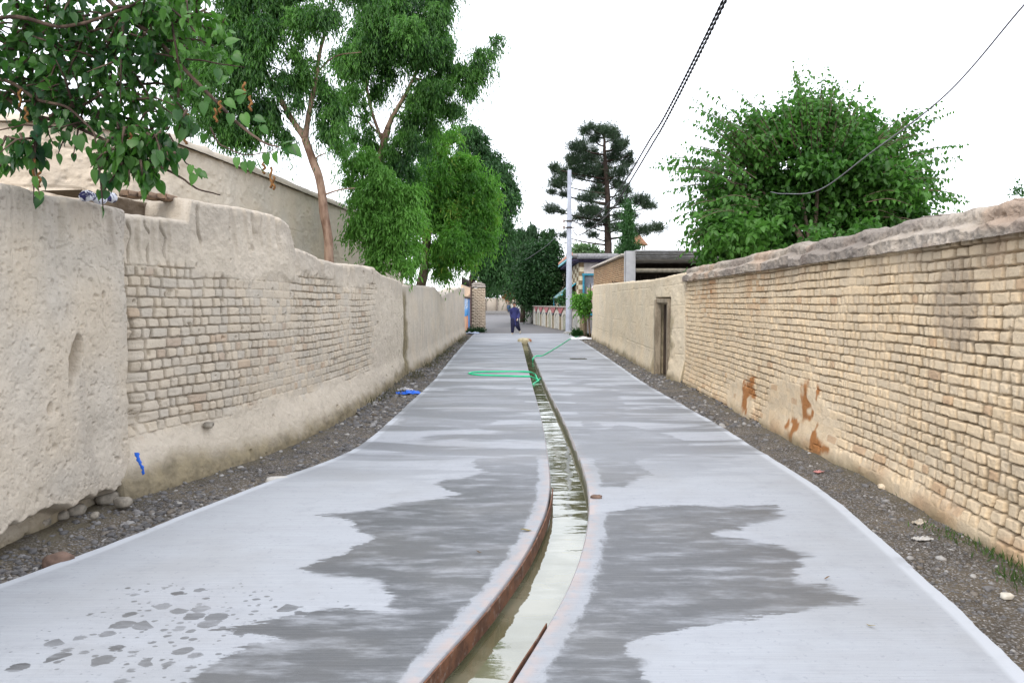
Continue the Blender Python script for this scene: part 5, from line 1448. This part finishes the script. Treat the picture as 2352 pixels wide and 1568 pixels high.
# --- eucalyptus 3: fresh light green, hanging over the wall
Y = 25
T3 = tree('eucalyptus_tree', 972, Y, 'bright green weeping eucalyptus hanging over the left wall')
mb = MB()
limb(mb, [(945, 900), (955, 760), (968, 660), (977, 590), (986, 520), (992, 460)], Y, .20, .12, 14)
limb(mb, [(992, 460), (1010, 400), (1030, 340)], Y, .10, .03)
limb(mb, [(988, 500), (1040, 450), (1080, 420)], Y, .06, .02)
limb(mb, [(980, 560), (945, 500), (920, 470)], Y, .06, .02)
mb.build('trunk', GREYB, T3)
mb = MB()
lob3 = [(1075, 395, 30, 36, .8), (985, 385, 26, 40, .8), (1045, 320, 20, 24, .6), (1110, 500, 30, 40, .8), (1020, 360, 48, 55), (1045, 420, 55, 55), (1000, 430, 48, 55), (960, 480, 48, 45), (1050, 490, 65, 55), (1100, 470, 40, 55), (1000, 510, 60, 40), (1060, 560, 60, 50), (1020, 585, 42, 36), (1070, 595, 38, 36), (1006, 620, 20, 30), (1018, 645, 18, 16),
        (955, 590, 14, 30, .9, -4), (950, 530, 20, 34, .9, -4), (945, 450, 24, 30, .8, -3), (1105, 540, 36, 46)]
foliage(mb, [(l[0], l[1] - 8, l[2], l[3], l[4] if len(l) > 4 else 1, l[5] if len(l) > 5 else 0, .08) for l in lob3], 6600, Y, 203, sub=8, L=.46, droop=.6, nl=10, ll=.17, lw=.040, down=.85, jit=.55, up=.2, dep=.9, shell=2.2)
mb.build('crown', EUCG, T3)

# --- darker tree behind it
Y = 50
T4 = tree('broadleaf_tree', 1080, Y, 'dense dark green tree behind the bright weeping eucalyptus')
mb = MB(); limb(mb, [(1075, 760), (1080, 690), (1090, 600), (1100, 500), (1100, 400)], Y, .28, .12, 12)
limb(mb, [(1090, 620), (1130, 560), (1150, 500)], Y, .1, .04)
limb(mb, [(1095, 560), (1070, 480), (1075, 380)], Y, .1, .04); mb.build('trunk', DARKB, T4)
mb = MB()
lob4 = [(1075, 310, 24, 30), (1085, 350, 34, 40), (1105, 400, 44, 46), (1130, 420, 40, 50), (1155, 400, 26, 40), (1165, 450, 24, 50), (1140, 500, 44, 55), (1110, 560, 50, 60), (1150, 570, 36, 60), (1100, 608, 40, 36), (1140, 620, 38, 34), (1132, 645, 32, 18), (1090, 480, 46, 60)]
foliage(mb, lob4, 5600, Y, 204, sub=5, L=.7, droop=.7, nl=11, ll=.26, lw=.085, down=.7, jit=.5, dep=.9)
mb.build('crown', MIDL, T4)
# --- trees beyond the far wall
Yf = 122
T13 = tree('broadleaf_tree', 1120, Yf, 'dark tree mass rising beyond the far beige wall')
mb = MB(); limb(mb, [(1140, 722), (1141, 690), (1144, 650)], Yf, .4, .2); mb.build('trunk', DARKB, T13)
mb = MB(); foliage(mb, [(1130, 655, 34, 24), (1165, 645, 34, 30), (1120, 630, 30, 40), (1200, 655, 30, 34), (1185, 620, 30, 40), (1150, 600, 30, 40), (1225, 660, 30, 30)], 2200, Yf, 240, sub=4, L=1.6, droop=.6, nl=9, ll=.6, lw=.25, down=.6); mb.build('crown', DKL, T13)
# --- far weeping tree
Y = 66
T5 = tree('weeping_tree', 1215, Y, 'dark weeping tree with thin hanging sprays at the street bend')
mb = MB(); limb(mb, [(1200, 740), (1203, 640), (1210, 580), (1222, 540), (1226, 525)], Y, .25, .06)
limb(mb, [(1206, 610), (1185, 570), (1180, 545)], Y, .1, .03); limb(mb, [(1208, 600), (1245, 565), (1268, 545)], Y, .08, .02); mb.build('trunk', DARKB, T5)
mb = MB()
lob5 = [(1180, 560, 16, 20), (1198, 548, 14, 18), (1222, 545, 12, 24), (1212, 575, 22, 30), (1180, 600, 20, 40), (1165, 620, 18, 40), (1200, 620, 26, 40), (1250, 548, 10, 14, .5), (1268, 540, 8, 12, .5), (1172, 640, 16, 18), (1262, 560, 14, 12, .5)]
foliage(mb, lob5, 2600, Y, 205, L=1.0, droop=1.0, nl=12, ll=.34, lw=.085, down=1.3, jit=.25, dep=1)
mb.build('crown', DKL, T5)
# --- dark bush tree
Y = 60
T6 = tree('evergreen_tree', 1240, Y, 'round dark evergreen behind the painted arch wall')
mb = MB(); limb(mb, [(1240, 740), (1240, 690), (1241, 620), (1243, 570)], Y, .2, .06); mb.build('trunk', DARKB, T6)
mb = MB()
lob6 = [(1240, 585, 30, 28), (1225, 610, 32, 32), (1260, 610, 28, 30), (1240, 640, 46, 34), (1215, 655, 28, 30), (1265, 650, 24, 34), (1240, 680, 40, 24), (1215, 688, 22, 18), (1270, 575, 18, 20, .6), (1196, 668, 12, 20, .8)]
foliage(mb, lob6, 3800, Y, 206, L=.8, droop=.4, nl=10, ll=.30, lw=.12, down=.3, jit=.7, dep=1)
mb.build('crown', DKL, T6)
# --- pine
Y = 60
T7 = tree('pine_tree', 1396, Y, 'tall open pine with layered dark needle clumps behind the shed')
px = lambda x, y: (1205.8 + x * .2563, 258.4 + y * .2563)
cl = [(540, 170, 50, 40), (600, 140, 40, 26), (690, 170, 60, 45), (760, 180, 50, 45), (800, 220, 45, 50), (480, 310, 80, 55), (620, 250, 50, 40), (880, 290, 45, 45), (830, 300, 50, 40), (560, 400, 120, 70), (430, 440, 70, 50), (800, 400, 65, 60), (920, 440, 50, 60), (270, 500, 42, 40), (350, 550, 90, 48), (540, 540, 120, 60), (690, 500, 70, 60), (850, 540, 80, 45), (310, 640, 90, 45), (700, 600, 80, 50), (235, 715, 40, 22), (350, 735, 60, 22), (660, 720, 75, 60), (830, 640, 60, 40), (890, 705, 55, 40), (560, 770, 85, 34), (240, 870, 64, 34), (330, 892, 36, 16), (560, 885, 80, 45), (640, 900, 80, 45), (870, 800, 60, 40), (1030, 790, 80, 45), (1120, 840, 60, 34), (480, 945, 60, 22), (840, 930, 50, 32), (580, 1010, 85, 26), (820, 1030, 55, 40), (1050, 1060, 75, 36), (1180, 1040, 80, 36), (340, 1105, 46, 18), (610, 1100, 60, 20), (700, 980, 50, 26), (1000, 930, 40, 20, .5), (950, 370, 20, 20)]
mb = MB()
tr = [(745, 1700), (745, 1350), (742, 1100), (738, 850), (735, 600), (718, 420), (708, 260), (700, 160)]
limb(mb, [px(*q) for q in tr], Y, .36, .06, 14)
trx = lambda y: np.interp(y, [q[1] for q in tr[::-1]], [q[0] for q in tr[::-1]])
rs = np.random.RandomState(12); lob7 = []
for c_ in cl:
    dyo = rs.randn() * 1.0; y0 = min(c_[1] + 40 + abs(c_[0] - 735) * .12, 1190)
    mx_ = (c_[0] + trx(y0)) / 2
    P = [(*px(trx(y0), y0), 0), (*px(mx_, (c_[1] + y0) / 2 + 14), dyo * .5), (*px(c_[0], c_[1] + 6), dyo)]
    limb(mb, P, Y, .085, .03, 6)
    lob7.append((*px(c_[0], c_[1]), c_[2] * .2563, c_[3] * .2563, c_[4] if len(c_) > 4 else 1, dyo))
mb.build('trunk', DARKB, T7)
mb = MB()
foliage(mb, [(l[0], l[1], l[2] * 1.14, l[3] * 1.14, *l[4:]) for l in lob7], 4600, Y, 207, L=.55, droop=.0, nl=13, ll=.30, lw=.042, kind='blade', down=-.5, jit=.6, up=.7, dep=1.1)
mb.build('crown', PINL, T7)
# --- cypress
Y = 42
T8 = tree('cypress_tree', 1443, Y, 'slim upright green cypress beside the concrete post')
mb = MB(); limb(mb, [(1443, 720), (1443, 640), (1443, 560), (1442, 480)], Y, .12, .02); mb.build('trunk', DARKB, T8)
mb = MB()
lob8 = [(1443, 478, 5, 16), (1442, 495, 9, 18), (1443, 515, 12, 20), (1442, 535, 14, 20), (1442, 555, 14, 18), (1435, 570, 14, 12), (1455, 572, 14, 12), (1443, 600, 18, 30), (1443, 640, 16, 30)]
foliage(mb, lob8, 1500, Y, 208, L=.40, droop=-.3, nl=9, ll=.16, lw=.06, down=-.8, jit=.4, up=.9, dep=1)
mb.build('crown', MIDL, T8)
# --- far pale trees
for k, (lb, Yf, sd_) in enumerate((([(1330, 578, 26, 16), (1350, 584, 26, 20), (1320, 600, 20, 20), (1375, 590, 20, 16)], 130, 209), ([(1428, 582, 14, 10), (1440, 600, 14, 12)], 120, 210))):
    (lb, Yf, sd_) = (lb, Yf, sd_)
    tt_ = tree('broadleaf_tree', lb[0][0], Yf, ('pale hazy treetop rising behind the house roof', 'small pale treetop just left of the cypress foot')[k])
    mb = MB(); limb(mb, [(lb[0][0], 720), (lb[0][0], 640), (lb[0][0], 590)], Yf, .4, .1); mb.build('trunk', GREYB, tt_)
    mb = MB(); foliage(mb, lb, 500, Yf, sd_, L=1.2, droop=.3, nl=9, ll=.6, lw=.28, down=.2, jit=.8); mb.build('crown', FARL, tt_)
# --- big round mulberry behind the right wall
Y = 17
T9 = tree('mulberry_tree', 1870, Y, 'big round leafy tree bulging over the right brick wall')
cM = at(1870, 470, Y)
mb = MB(); limb(mb, [(1860, 1000), (1862, 800), (1866, 640), (1868, 560)], Y, .16, .13, 12)
for q in ((1700, 400), (1780, 300), (1870, 240), (1960, 290), (2060, 380), (1760, 470), (1980, 450)):
    limb(mb, [(1867, 600), ((1867 + q[0]) / 2 + 10, (600 + q[1]) / 2 - 20), q], Y, .06, .015, 8)
mbl = MB()
lobm = [(1870, 330, 120, 80), (1780, 370, 110, 80), (1960, 370, 115, 85), (1720, 450, 100, 80), (1870, 440, 150, 100), (2030, 450, 90, 85), (1660, 530, 70, 60), (1790, 540, 130, 80), (1960, 540, 130, 80), (2080, 500, 60, 60), (1640, 590, 46, 30), (1900, 600, 120, 40), (1860, 270, 70, 40), (1760, 300, 50, 40), (1975, 300, 55, 40), (2050, 390, 60, 50), (1700, 585, 70, 34), (1790, 605, 70, 26), (2000, 585, 70, 30), (1660, 480, 50, 50), (2090, 440, 40, 50), (1870, 540, 130, 60, 1, 1.2), (1830, 480, 90, 60, 1, 1.2)]
foliage(mbl, lobm, 5200, Y, 211, sub=6, L=.5, droop=.25, nl=8, ll=.15, lw=.098, kind='curl', down=.55, jit=.55, up=.5, dep=1.15, shell=2.0)
tips = [(1590, 215), (1640, 250), (1700, 205), (1745, 225), (1820, 132), (1838, 160), (1900, 138), (1915, 165), (1948, 172), (2000, 238), (2085, 238), (2130, 260), (2165, 238), (2150, 330), (2212, 345), (2190, 400), (2222, 452), (2180, 490), (2150, 440),
        (1508, 372), (1535, 345), (1528, 432), (1545, 400), (1545, 505), (1560, 560), (1580, 590), (1600, 300), (1575, 330), (1650, 290), (1620, 260), (1680, 250), (1790, 200), (1860, 200), (1975, 215), (2040, 260), (2110, 300), (2060, 290), (2130, 520), (2115, 560), (1585, 470), (1560, 460), (1720, 260), (1890, 200), (1945, 235), (2170, 380)]
rs = np.random.RandomState(77)
def shoots(mbl, mbt, tips, c0, frac, Ydep, ll, lw, kind, step, curl, rs, two=True, base_r=.012):
    for tx, ty, *ex in tips:
        tipp = at(tx, ty, Ydep + (ex[0] if ex else rs.randn() * .8)); b = c0 + (tipp - c0) * frac
        m = (b + tipp) / 2 + np.array([0, 0, .06 * np.linalg.norm(tipp - b)])
        P = catmull([b, m, tipp + np.array([0, 0, -curl])], 8)
        mbt.tube(P, np.linspace(base_r, .003, len(P)), 5)
        Ls = np.concatenate([[0], np.cumsum(np.linalg.norm(np.diff(P, axis=0), axis=1))]); n = max(3, int(Ls[-1] / step))
        s_ = np.linspace(.05, 1, n) * Ls[-1]; q = np.stack([np.interp(s_, Ls, P[:, i]) for i in range(3)], -1)
        tg = nrm(np.stack([np.interp(s_, Ls, np.gradient(P[:, i])) for i in range(3)], -1)); sd_ = nrm(np.cross(tg, np.array([0, 0, 1.0]) + .2 * rs.randn(3)))
        sg = np.where(np.arange(n) % 2 == 0, 1, -1)[:, None]
        ax = nrm(tg * .35 + sd_ * sg * .6 + np.array([0, 0, -.75]) + .45 * rs.randn(n, 3))
        k = (1.05 - .5 * np.linspace(0, 1, n) ** 3) * (.8 + .4 * rs.rand(n))
        leaves(mbl, q + ax * .02, ax, nrm(np.array([0, 0, 1.0]) + .4 * rs.randn(n, 3)), ll * k, lw * k, kind, .25 + .6 * rs.rand(n))
ext = []
for tx, ty in tips:
    for k in range(3): ext.append((tx + rs.randn() * 22 - 8 * np.sign(tx - 1870), ty + rs.randn() * 18 + 8))
    for k in range(4):
        f_ = .70 + .22 * rs.rand(); ext.append((1870 + (tx - 1870) * f_ + rs.randn() * 20, 450 + (ty - 450) * f_ + rs.randn() * 20))
shoots(mbl, mb, tips, cM, .5, Y, .15, .095, 'curl', .055, .08, rs)
shoots(mbl, mb, ext, cM, .55, Y, .14, .09, 'curl', .065, .10, rs)
mb.build('trunk', GREYB, T9); mbl.build('crown', MULL, T9)
# tip of another tree at the right edge
Y = 22
T10 = tree('broadleaf_tree', 2350, Y, 'small pale treetop peeping over the coping at the right edge')
mb = MB(); limb(mb, [(2365, 760), (2362, 560), (2358, 450)], Y, .08, .02); mb.build('trunk', GREYB, T10)
mb = MB(); foliage(mb, [(2345, 440, 22, 8), (2370, 470, 50, 34), (2420, 500, 60, 50)], 260, Y, 215, L=.4, droop=.3, nl=8, ll=.12, lw=.06, kind='curl', down=.3, jit=.6); mb.build('crown', MIDL, T10)

# --- near mulberry reaching in from the left
Y = 5.2
T11 = empty('mulberry_tree', (-6.6, 6.4, -.28), 'mulberry boughs with large leaves reaching in at the upper left', 'tree')
mb, mbl = MB(), MB()
rs = np.random.RandomState(91)
tp = np.array([-6.6, 6.4, -.28])
mb.tube(catmull([tp, tp + (.1, 0, 1.5), tp + (.4, -.1, 2.6), tp + (.9, -.2, 3.4)], 6), np.linspace(.17, .11, 19), 12)
hub = tp + np.array([.9, -.2, 3.4]); hub0 = tp + np.array([.5, -.1, 2.8])
def bough(pts, r0, r1, start=None):
    P = [start] if start is not None else []
    P += [at(q[0], q[1], q[2]) for q in pts]
    q = catmull(P, 8); n = len(q)
    q = q + .010 * np.stack([fbm(np.arange(n) * .35, np.zeros(n), 2, 3), fbm(np.arange(n) * .35, np.ones(n) * 4, 2, 5), fbm(np.arange(n) * .35, np.ones(n) * 9, 2, 7)], -1)
    mb.tube(q, np.linspace(r0, r1, n), 8); return q
B_ = []
B_.append(bough([(60, -60, 5.6), (308, 55, 5.3), (385, 117, 5.2), (477, 216, 5.1), (569, 301, 5.0), (615, 330, 4.95), (640, 338, 4.95)], .022, .004, hub))
B_.append(bough([(-120, 170, 5.7), (0, 150, 5.4), (92, 139, 5.3), (165, 110, 5.2), (210, 72, 5.1), (260, 60, 5.1)], .022, .006, hub0))
B_.append(bough([(-100, 250, 5.8), (60, 222, 5.6), (136, 209, 5.5), (272, 198, 5.4), (363, 191, 5.3), (420, 205, 5.25)], .022, .006, hub0))
B_.append(bough([(-60, 60, 5.0), (150, 62, 4.9), (270, 25, 4.9), (400, -40, 4.9)], .016, .007, hub))
B_.append(bough([(-80, 200, 5.2), (90, 232, 5.1), (158, 250, 5.0), (210, 300, 4.9), (222, 330, 4.9)], .016, .004, hub0))
B_.append(bough([(-80, 225, 5.3), (60, 262, 5.25), (170, 290, 5.2), (300, 350, 5.1), (400, 398, 5.05), (455, 433, 5.0), (506, 448, 5.0)], .018, .004, hub0))
B_.append(bough([(300, 160, 5.3), (360, 240, 5.2), (415, 262, 5.2)], .010, .003))
B_.append(bough([(385, 305, 5.15), (425, 370, 5.1), (455, 395, 5.1), (470, 410, 5.1)], .006, .002))
B_.append(bough([(480, 290, 5.0), (505, 330, 5.0), (560, 356, 5.0), (610, 350, 5.0), (640, 340, 5.0)], .006, .002))
B_.append(bough([(330, 120, 5.2), (430, 135, 5.1), (520, 150, 5.0), (560, 155, 5.0)], .008, .002))
B_.append(bough([(-80, 100, 5.5), (40, 105, 5.4), (120, 60, 5.4), (180, -30, 5.4)], .02, .01, hub))
lobN = [(60, 50, 110, 70, 1), (190, 50, 90, 70, 1), (300, 60, 80, 70, 1), (400, 50, 70, 60, .9), (470, 30, 60, 40, .8), (100, 150, 110, 60, 1), (230, 140, 90, 60, 1), (340, 140, 70, 60, 1), (430, 120, 50, 40, .8), (60, 230, 90, 50, 1), (180, 235, 90, 45, 1), (300, 230, 80, 45, 1), (390, 220, 40, 40, .6), (120, 285, 70, 26, .8), (300, 290, 80, 30, .8), (250, 285, 60, 24, .8),
        (-100, 100, 100, 150, 1), (50, -60, 160, 60, .7), (300, -60, 160, 60, .7), (500, 90, 34, 30, .7), (515, 135, 28, 22, .6)]
foliage(mbl, [(*l_, 0, .22 if l_[0] > 400 else -.12) for l_ in lobN], 560, Y, 221, L=.26, droop=.35, nl=7, ll=.068, lw=.050, kind='heart', down=.75, jit=.45, up=.1, dep=1.6, shell=2.4, tw=(mb, .55))  # right lobes lighter, the rest darker: light painted into leaf colour
hang = [(30, 345, 40, 22, 1), (75, 350, 36, 24, 1), (20, 385, 34, 16, .8), (270, 350, 50, 34, 1), (320, 340, 46, 30, 1), (300, 390, 34, 26, 1), (340, 395, 24, 24, .9), (240, 380, 30, 24, .9), (365, 330, 34, 36, .8), (430, 295, 18, 14, .6), (330, 420, 12, 12, .6), (385, 370, 18, 18, .6)]
foliage(mbl, [(a_, b_ - 2, *r_, 0, -.18) for a_, b_, *r_ in hang], 78, 5.0, 222, L=.16, droop=.7, nl=6, ll=.084, lw=.062, kind='heart', down=1.2, jit=.35, up=-.2, dep=1.3, tw=(mb, .9))  # hanging leaves darker: lack of sky light painted into their colour
def single(lst, Yd, seed):
    r2 = np.random.RandomState(seed)
    P = np.array([at(a, b, Yd) for a, b, *_ in lst]); n = len(P)
    ax = np.array([(math.cos(math.radians(c_[3])), -.3 * r2.rand(), math.sin(math.radians(c_[3]))) for c_ in lst])
    L_ = np.array([c_[2] for c_ in lst]) * Yd / F
    leaves(mbl, P, ax, nrm(np.array([0, -1.0, .35]) + .35 * r2.randn(n, 3)), L_, L_ * .72, 'heart', .2 + .7 * r2.rand(n))
single([(178, 312, 38, -75), (405, 262, 30, -60), (418, 268, 34, -40), (655, 340, 34, -30), (668, 336, 36, -45), (650, 332, 26, 20), (545, 362, 26, -90), (560, 372, 26, -80), (578, 370, 28, -95), (592, 368, 30, -70), (612, 352, 30, -90), (632, 350, 28, -80), (440, 380, 24, -100), (452, 388, 26, -60), (462, 396, 22, -40), (448, 400, 28, -110), (520, 230, 30, -40), (540, 215, 26, 10), (560, 262, 34, -70), (585, 270, 28, -20), (530, 262, 28, -90), (600, 290, 26, -50), (470, 235, 32, -95), (455, 210, 28, 20), (500, 190, 30, 30), (520, 100, 32, 20), (535, 130, 28, -30), (500, 160, 28, -80), (548, 235, 26, 40)], 4.98, 5)
mb.build('trunk', MULB, T11); mbl.build('crown', MULN, T11)
# dried catkins and dead leaves among the boughs
M_CAT = plain('dead_catkin', (.20, .095, .030), .8, .35, 40)
mbc = MB()
for (x, y, l_) in ((430, 262, 34), (308, 322, 30), (300, 305, 26), (425, 300, 30), (622, 385, 46), (628, 405, 30), (606, 372, 26), (45, 205, 40), (76, 365, 60), (560, 190, 30), (495, 250, 30), (575, 220, 34), (505, 232, 26), (60, 245, 34), (90, 395, 34)):
    p = at(x, y, 5.0); L_ = l_ * 5 / F; n = 9
    P = p + np.stack([.008 * np.sin(np.arange(n) * 1.3 + x), .006 * np.cos(np.arange(n) * 1.7), -L_ * np.arange(n) / (n - 1)], -1)
    MB().tube(P, .005 + .005 * np.abs(np.sin(np.arange(n) * 1.9 + y)), 6).build('dried_catkin', M_CAT, T11)

# --- small climbing bush by the pole
T12 = empty('climbing_shrub', (3.55, 37.2, -.05), 'leafy climber on two crooked stems beside the cream wall', 'shrub')
mb = MB(); limb(mb, [(1343, 772), (1344, 735), (1350, 700), (1352, 660)], 37.2, .05, .02, 8); limb(mb, [(1355, 772), (1353, 730), (1357, 690), (1356, 650)], 37.0, .05, .02, 8); mb.build('trunk', GREYB, T12)
mb = MB(); foliage(mb, [(1336, 694, 15, 14), (1345, 700, 12, 14), (1355, 680, 5, 12, .6), (1327, 690, 8, 10), (1340, 714, 10, 10)], 420, 37, 230, L=.35, droop=.4, nl=8, ll=.15, lw=.08, kind='simple', down=.4, jit=.6); mb.build('crown', EUCG, T12)
sb = MB(); foliage(sb, [(1325, 764, 10, 7), (1330, 768, 9, 6)], 130, 38.5, 231, L=.22, droop=.2, nl=8, ll=.12, lw=.05, down=.0, up=.5); tag(sb.build('low_shrub', MIDL), 'small green clump at the foot of the pole', 'shrub')
sb = MB(); foliage(sb, [(1090, 762, 16, 6), (1105, 760, 10, 5), (1078, 764, 10, 6)], 200, 42.5, 232, L=.25, droop=.2, nl=8, ll=.14, lw=.05, down=.0, up=.6); tag(sb.build('low_shrub', DKL), 'low dark weeds below the brick pillar and gate', 'shrub')
sb = MB(); foliage(sb, [(1170, 672, 9, 8), (1164, 680, 6, 8), (1176, 682, 6, 8)], 200, 104, 233, L=.5, droop=.3, nl=8, ll=.30, lw=.16, down=.1); tag(sb.build('flowering_shrub', leaf_mat('orange_bloom', (.10, .05, .02), (.42, .16, .03))), 'orange flowering shrub hanging at the far wall', 'shrub')
sb = MB(); foliage(sb, [(1302, 675, 8, 10), (1290, 690, 8, 8)], 140, 47, 234, L=.3, droop=.3, nl=8, ll=.16, lw=.08, down=.1); tag(sb.build('low_shrub', MIDL), 'small shrub under the striped awning', 'shrub')

# --- weeds on the right verge
def grass(mb, C, n, rad, hgt, seed):
    rs = np.random.RandomState(seed)
    p = np.array(C) + np.stack([rs.randn(n) * rad[0], rs.randn(n) * rad[1], np.zeros(n)], -1)
    ax = nrm(np.stack([rs.randn(n) * .45, rs.randn(n) * .45, np.ones(n)], -1))
    leaves(mb, p, ax, nrm(rs.randn(n, 3)), hgt * (.4 + .8 * rs.rand(n)), .007 + .005 * rs.rand(n), 'blade', rs.rand(n))
GRASS = leaf_mat('weed', (.035, .075, .02), (.09, .15, .04), (.25, .22, .10))
mb = MB()
for k, (x, y, n, rx, ry, h) in enumerate(((2335, 1300, 90, .06, .25, .10), (2300, 1290, 40, .06, .15, .07), (2345, 1340, 60, .05, .1, .09), (2230, 1250, 90, .08, .15, .06), (2110, 1155, 90, .04, .3, .06), (1950, 1075, 70, .04, .3, .05), (2180, 1225, 80, .1, .15, .05))):
    grass(mb, G(x, y, -.02), n, (rx, ry), h, 300 + k)
o = mb.build('grass', GRASS); tag(o, 'sparse green weeds along the foot of the right brick wall', 'grass', kind='stuff')
mb = MB(); rs = np.random.RandomState(8)
for k in range(46):
    y_ = 12 + rs.rand() * 25; x_ = LW(y_) + .1 + rs.rand() * .25
    grass(mb, (x_, y_, -.02), 22, (.10, .2), .14, 400 + k)
o = mb.build('grass', leaf_mat('dry_weed', (.06, .055, .03), (.13, .12, .06), (.2, .16, .08))); tag(o, 'dry brown weeds along the foot of the left wall', 'grass', kind='stuff')

# ------------------------------------------------------------------ sky, sun, camera
SUN_EL, SUN_AZ = math.radians(42), math.radians(200)     # sun behind the camera, veiled
W = bpy.data.worlds.new('World'); SC.world = W; W.use_nodes = True
nt = W.node_tree; nt.nodes.clear()
N_ = lambda ty: nt.nodes.new(ty)
sky = N_('ShaderNodeTexSky'); sky.sky_type = 'NISHITA'; sky.sun_disc = False; sky.sun_elevation = SUN_EL; sky.sun_rotation = SUN_AZ
sky.air_density = 1.0; sky.dust_density = 3.0; sky.ozone_density = 1.0
bw = N_('ShaderNodeRGBToBW'); nt.links.new(sky.outputs[0], bw.inputs[0])
tc = N_('ShaderNodeTexCoord'); mp = N_('ShaderNodeMapping'); mp.inputs['Scale'].default_value = (1, 1, 2.2); nt.links.new(tc.outputs['Generated'], mp.inputs[0])
cn = N_('ShaderNodeTexNoise'); cn.inputs['Scale'].default_value = 1.6; cn.inputs['Detail'].default_value = 4; nt.links.new(mp.outputs[0], cn.inputs[0])
mr = N_('ShaderNodeMapRange'); nt.links.new(cn.outputs['Fac'], mr.inputs['Value']); mr.inputs['From Min'].default_value = .3; mr.inputs['From Max'].default_value = .75; mr.inputs['To Min'].default_value = 7.5; mr.inputs['To Max'].default_value = 9.5
cb = N_('ShaderNodeCombineColor')
for i, k in enumerate((.965, .985, 1.05)):
    m_ = N_('ShaderNodeMath'); m_.operation = 'MULTIPLY'; nt.links.new(mr.outputs[0], m_.inputs[0]); m_.inputs[1].default_value = k; nt.links.new(m_.outputs[0], cb.inputs[i])
mx = N_('ShaderNodeMix'); mx.data_type = 'RGBA'; mx.inputs[0].default_value = .80
nt.links.new(sky.outputs[0], mx.inputs[6]); nt.links.new(cb.outputs[0], mx.inputs[7])
bg = N_('ShaderNodeBackground'); bg.inputs['Strength'].default_value = .15; nt.links.new(mx.outputs[2], bg.inputs[0])
wo = N_('ShaderNodeOutputWorld'); nt.links.new(bg.outputs[0], wo.inputs[0])
ld = bpy.data.lights.new('sun', 'SUN'); ld.energy = .9; ld.angle = math.radians(22); ld.color = (1, .93, .84)
lo_ = bpy.data.objects.new('sun', ld); COL.objects.link(lo_)
az = SUN_AZ; dirv = np.array([math.sin(az) * math.cos(SUN_EL), math.cos(az) * math.cos(SUN_EL), math.sin(SUN_EL)])
from mathutils import Vector
lo_.rotation_euler = Vector(tuple(dirv)).to_track_quat('Z', 'Y').to_euler(); lo_.location = (0, -5, 20)
cd = bpy.data.cameras.new('camera'); cd.lens = 26; cd.sensor_width = 36; cd.clip_end = 3000; cd.clip_start = .05
co = bpy.data.objects.new('camera', cd); COL.objects.link(co); co.location = (0, 0, CAMH); co.rotation_euler = (math.radians(90) - PITCH, 0, 0)
SC.camera = co
SC.view_settings.view_transform = 'Standard'; SC.view_settings.look = 'None'; SC.view_settings.exposure = .88; SC.view_settings.gamma = 1
SC.render.film_transparent = False
SC.cycles.max_bounces = 8; SC.cycles.diffuse_bounces = 4; SC.cycles.transparent_max_bounces = 4
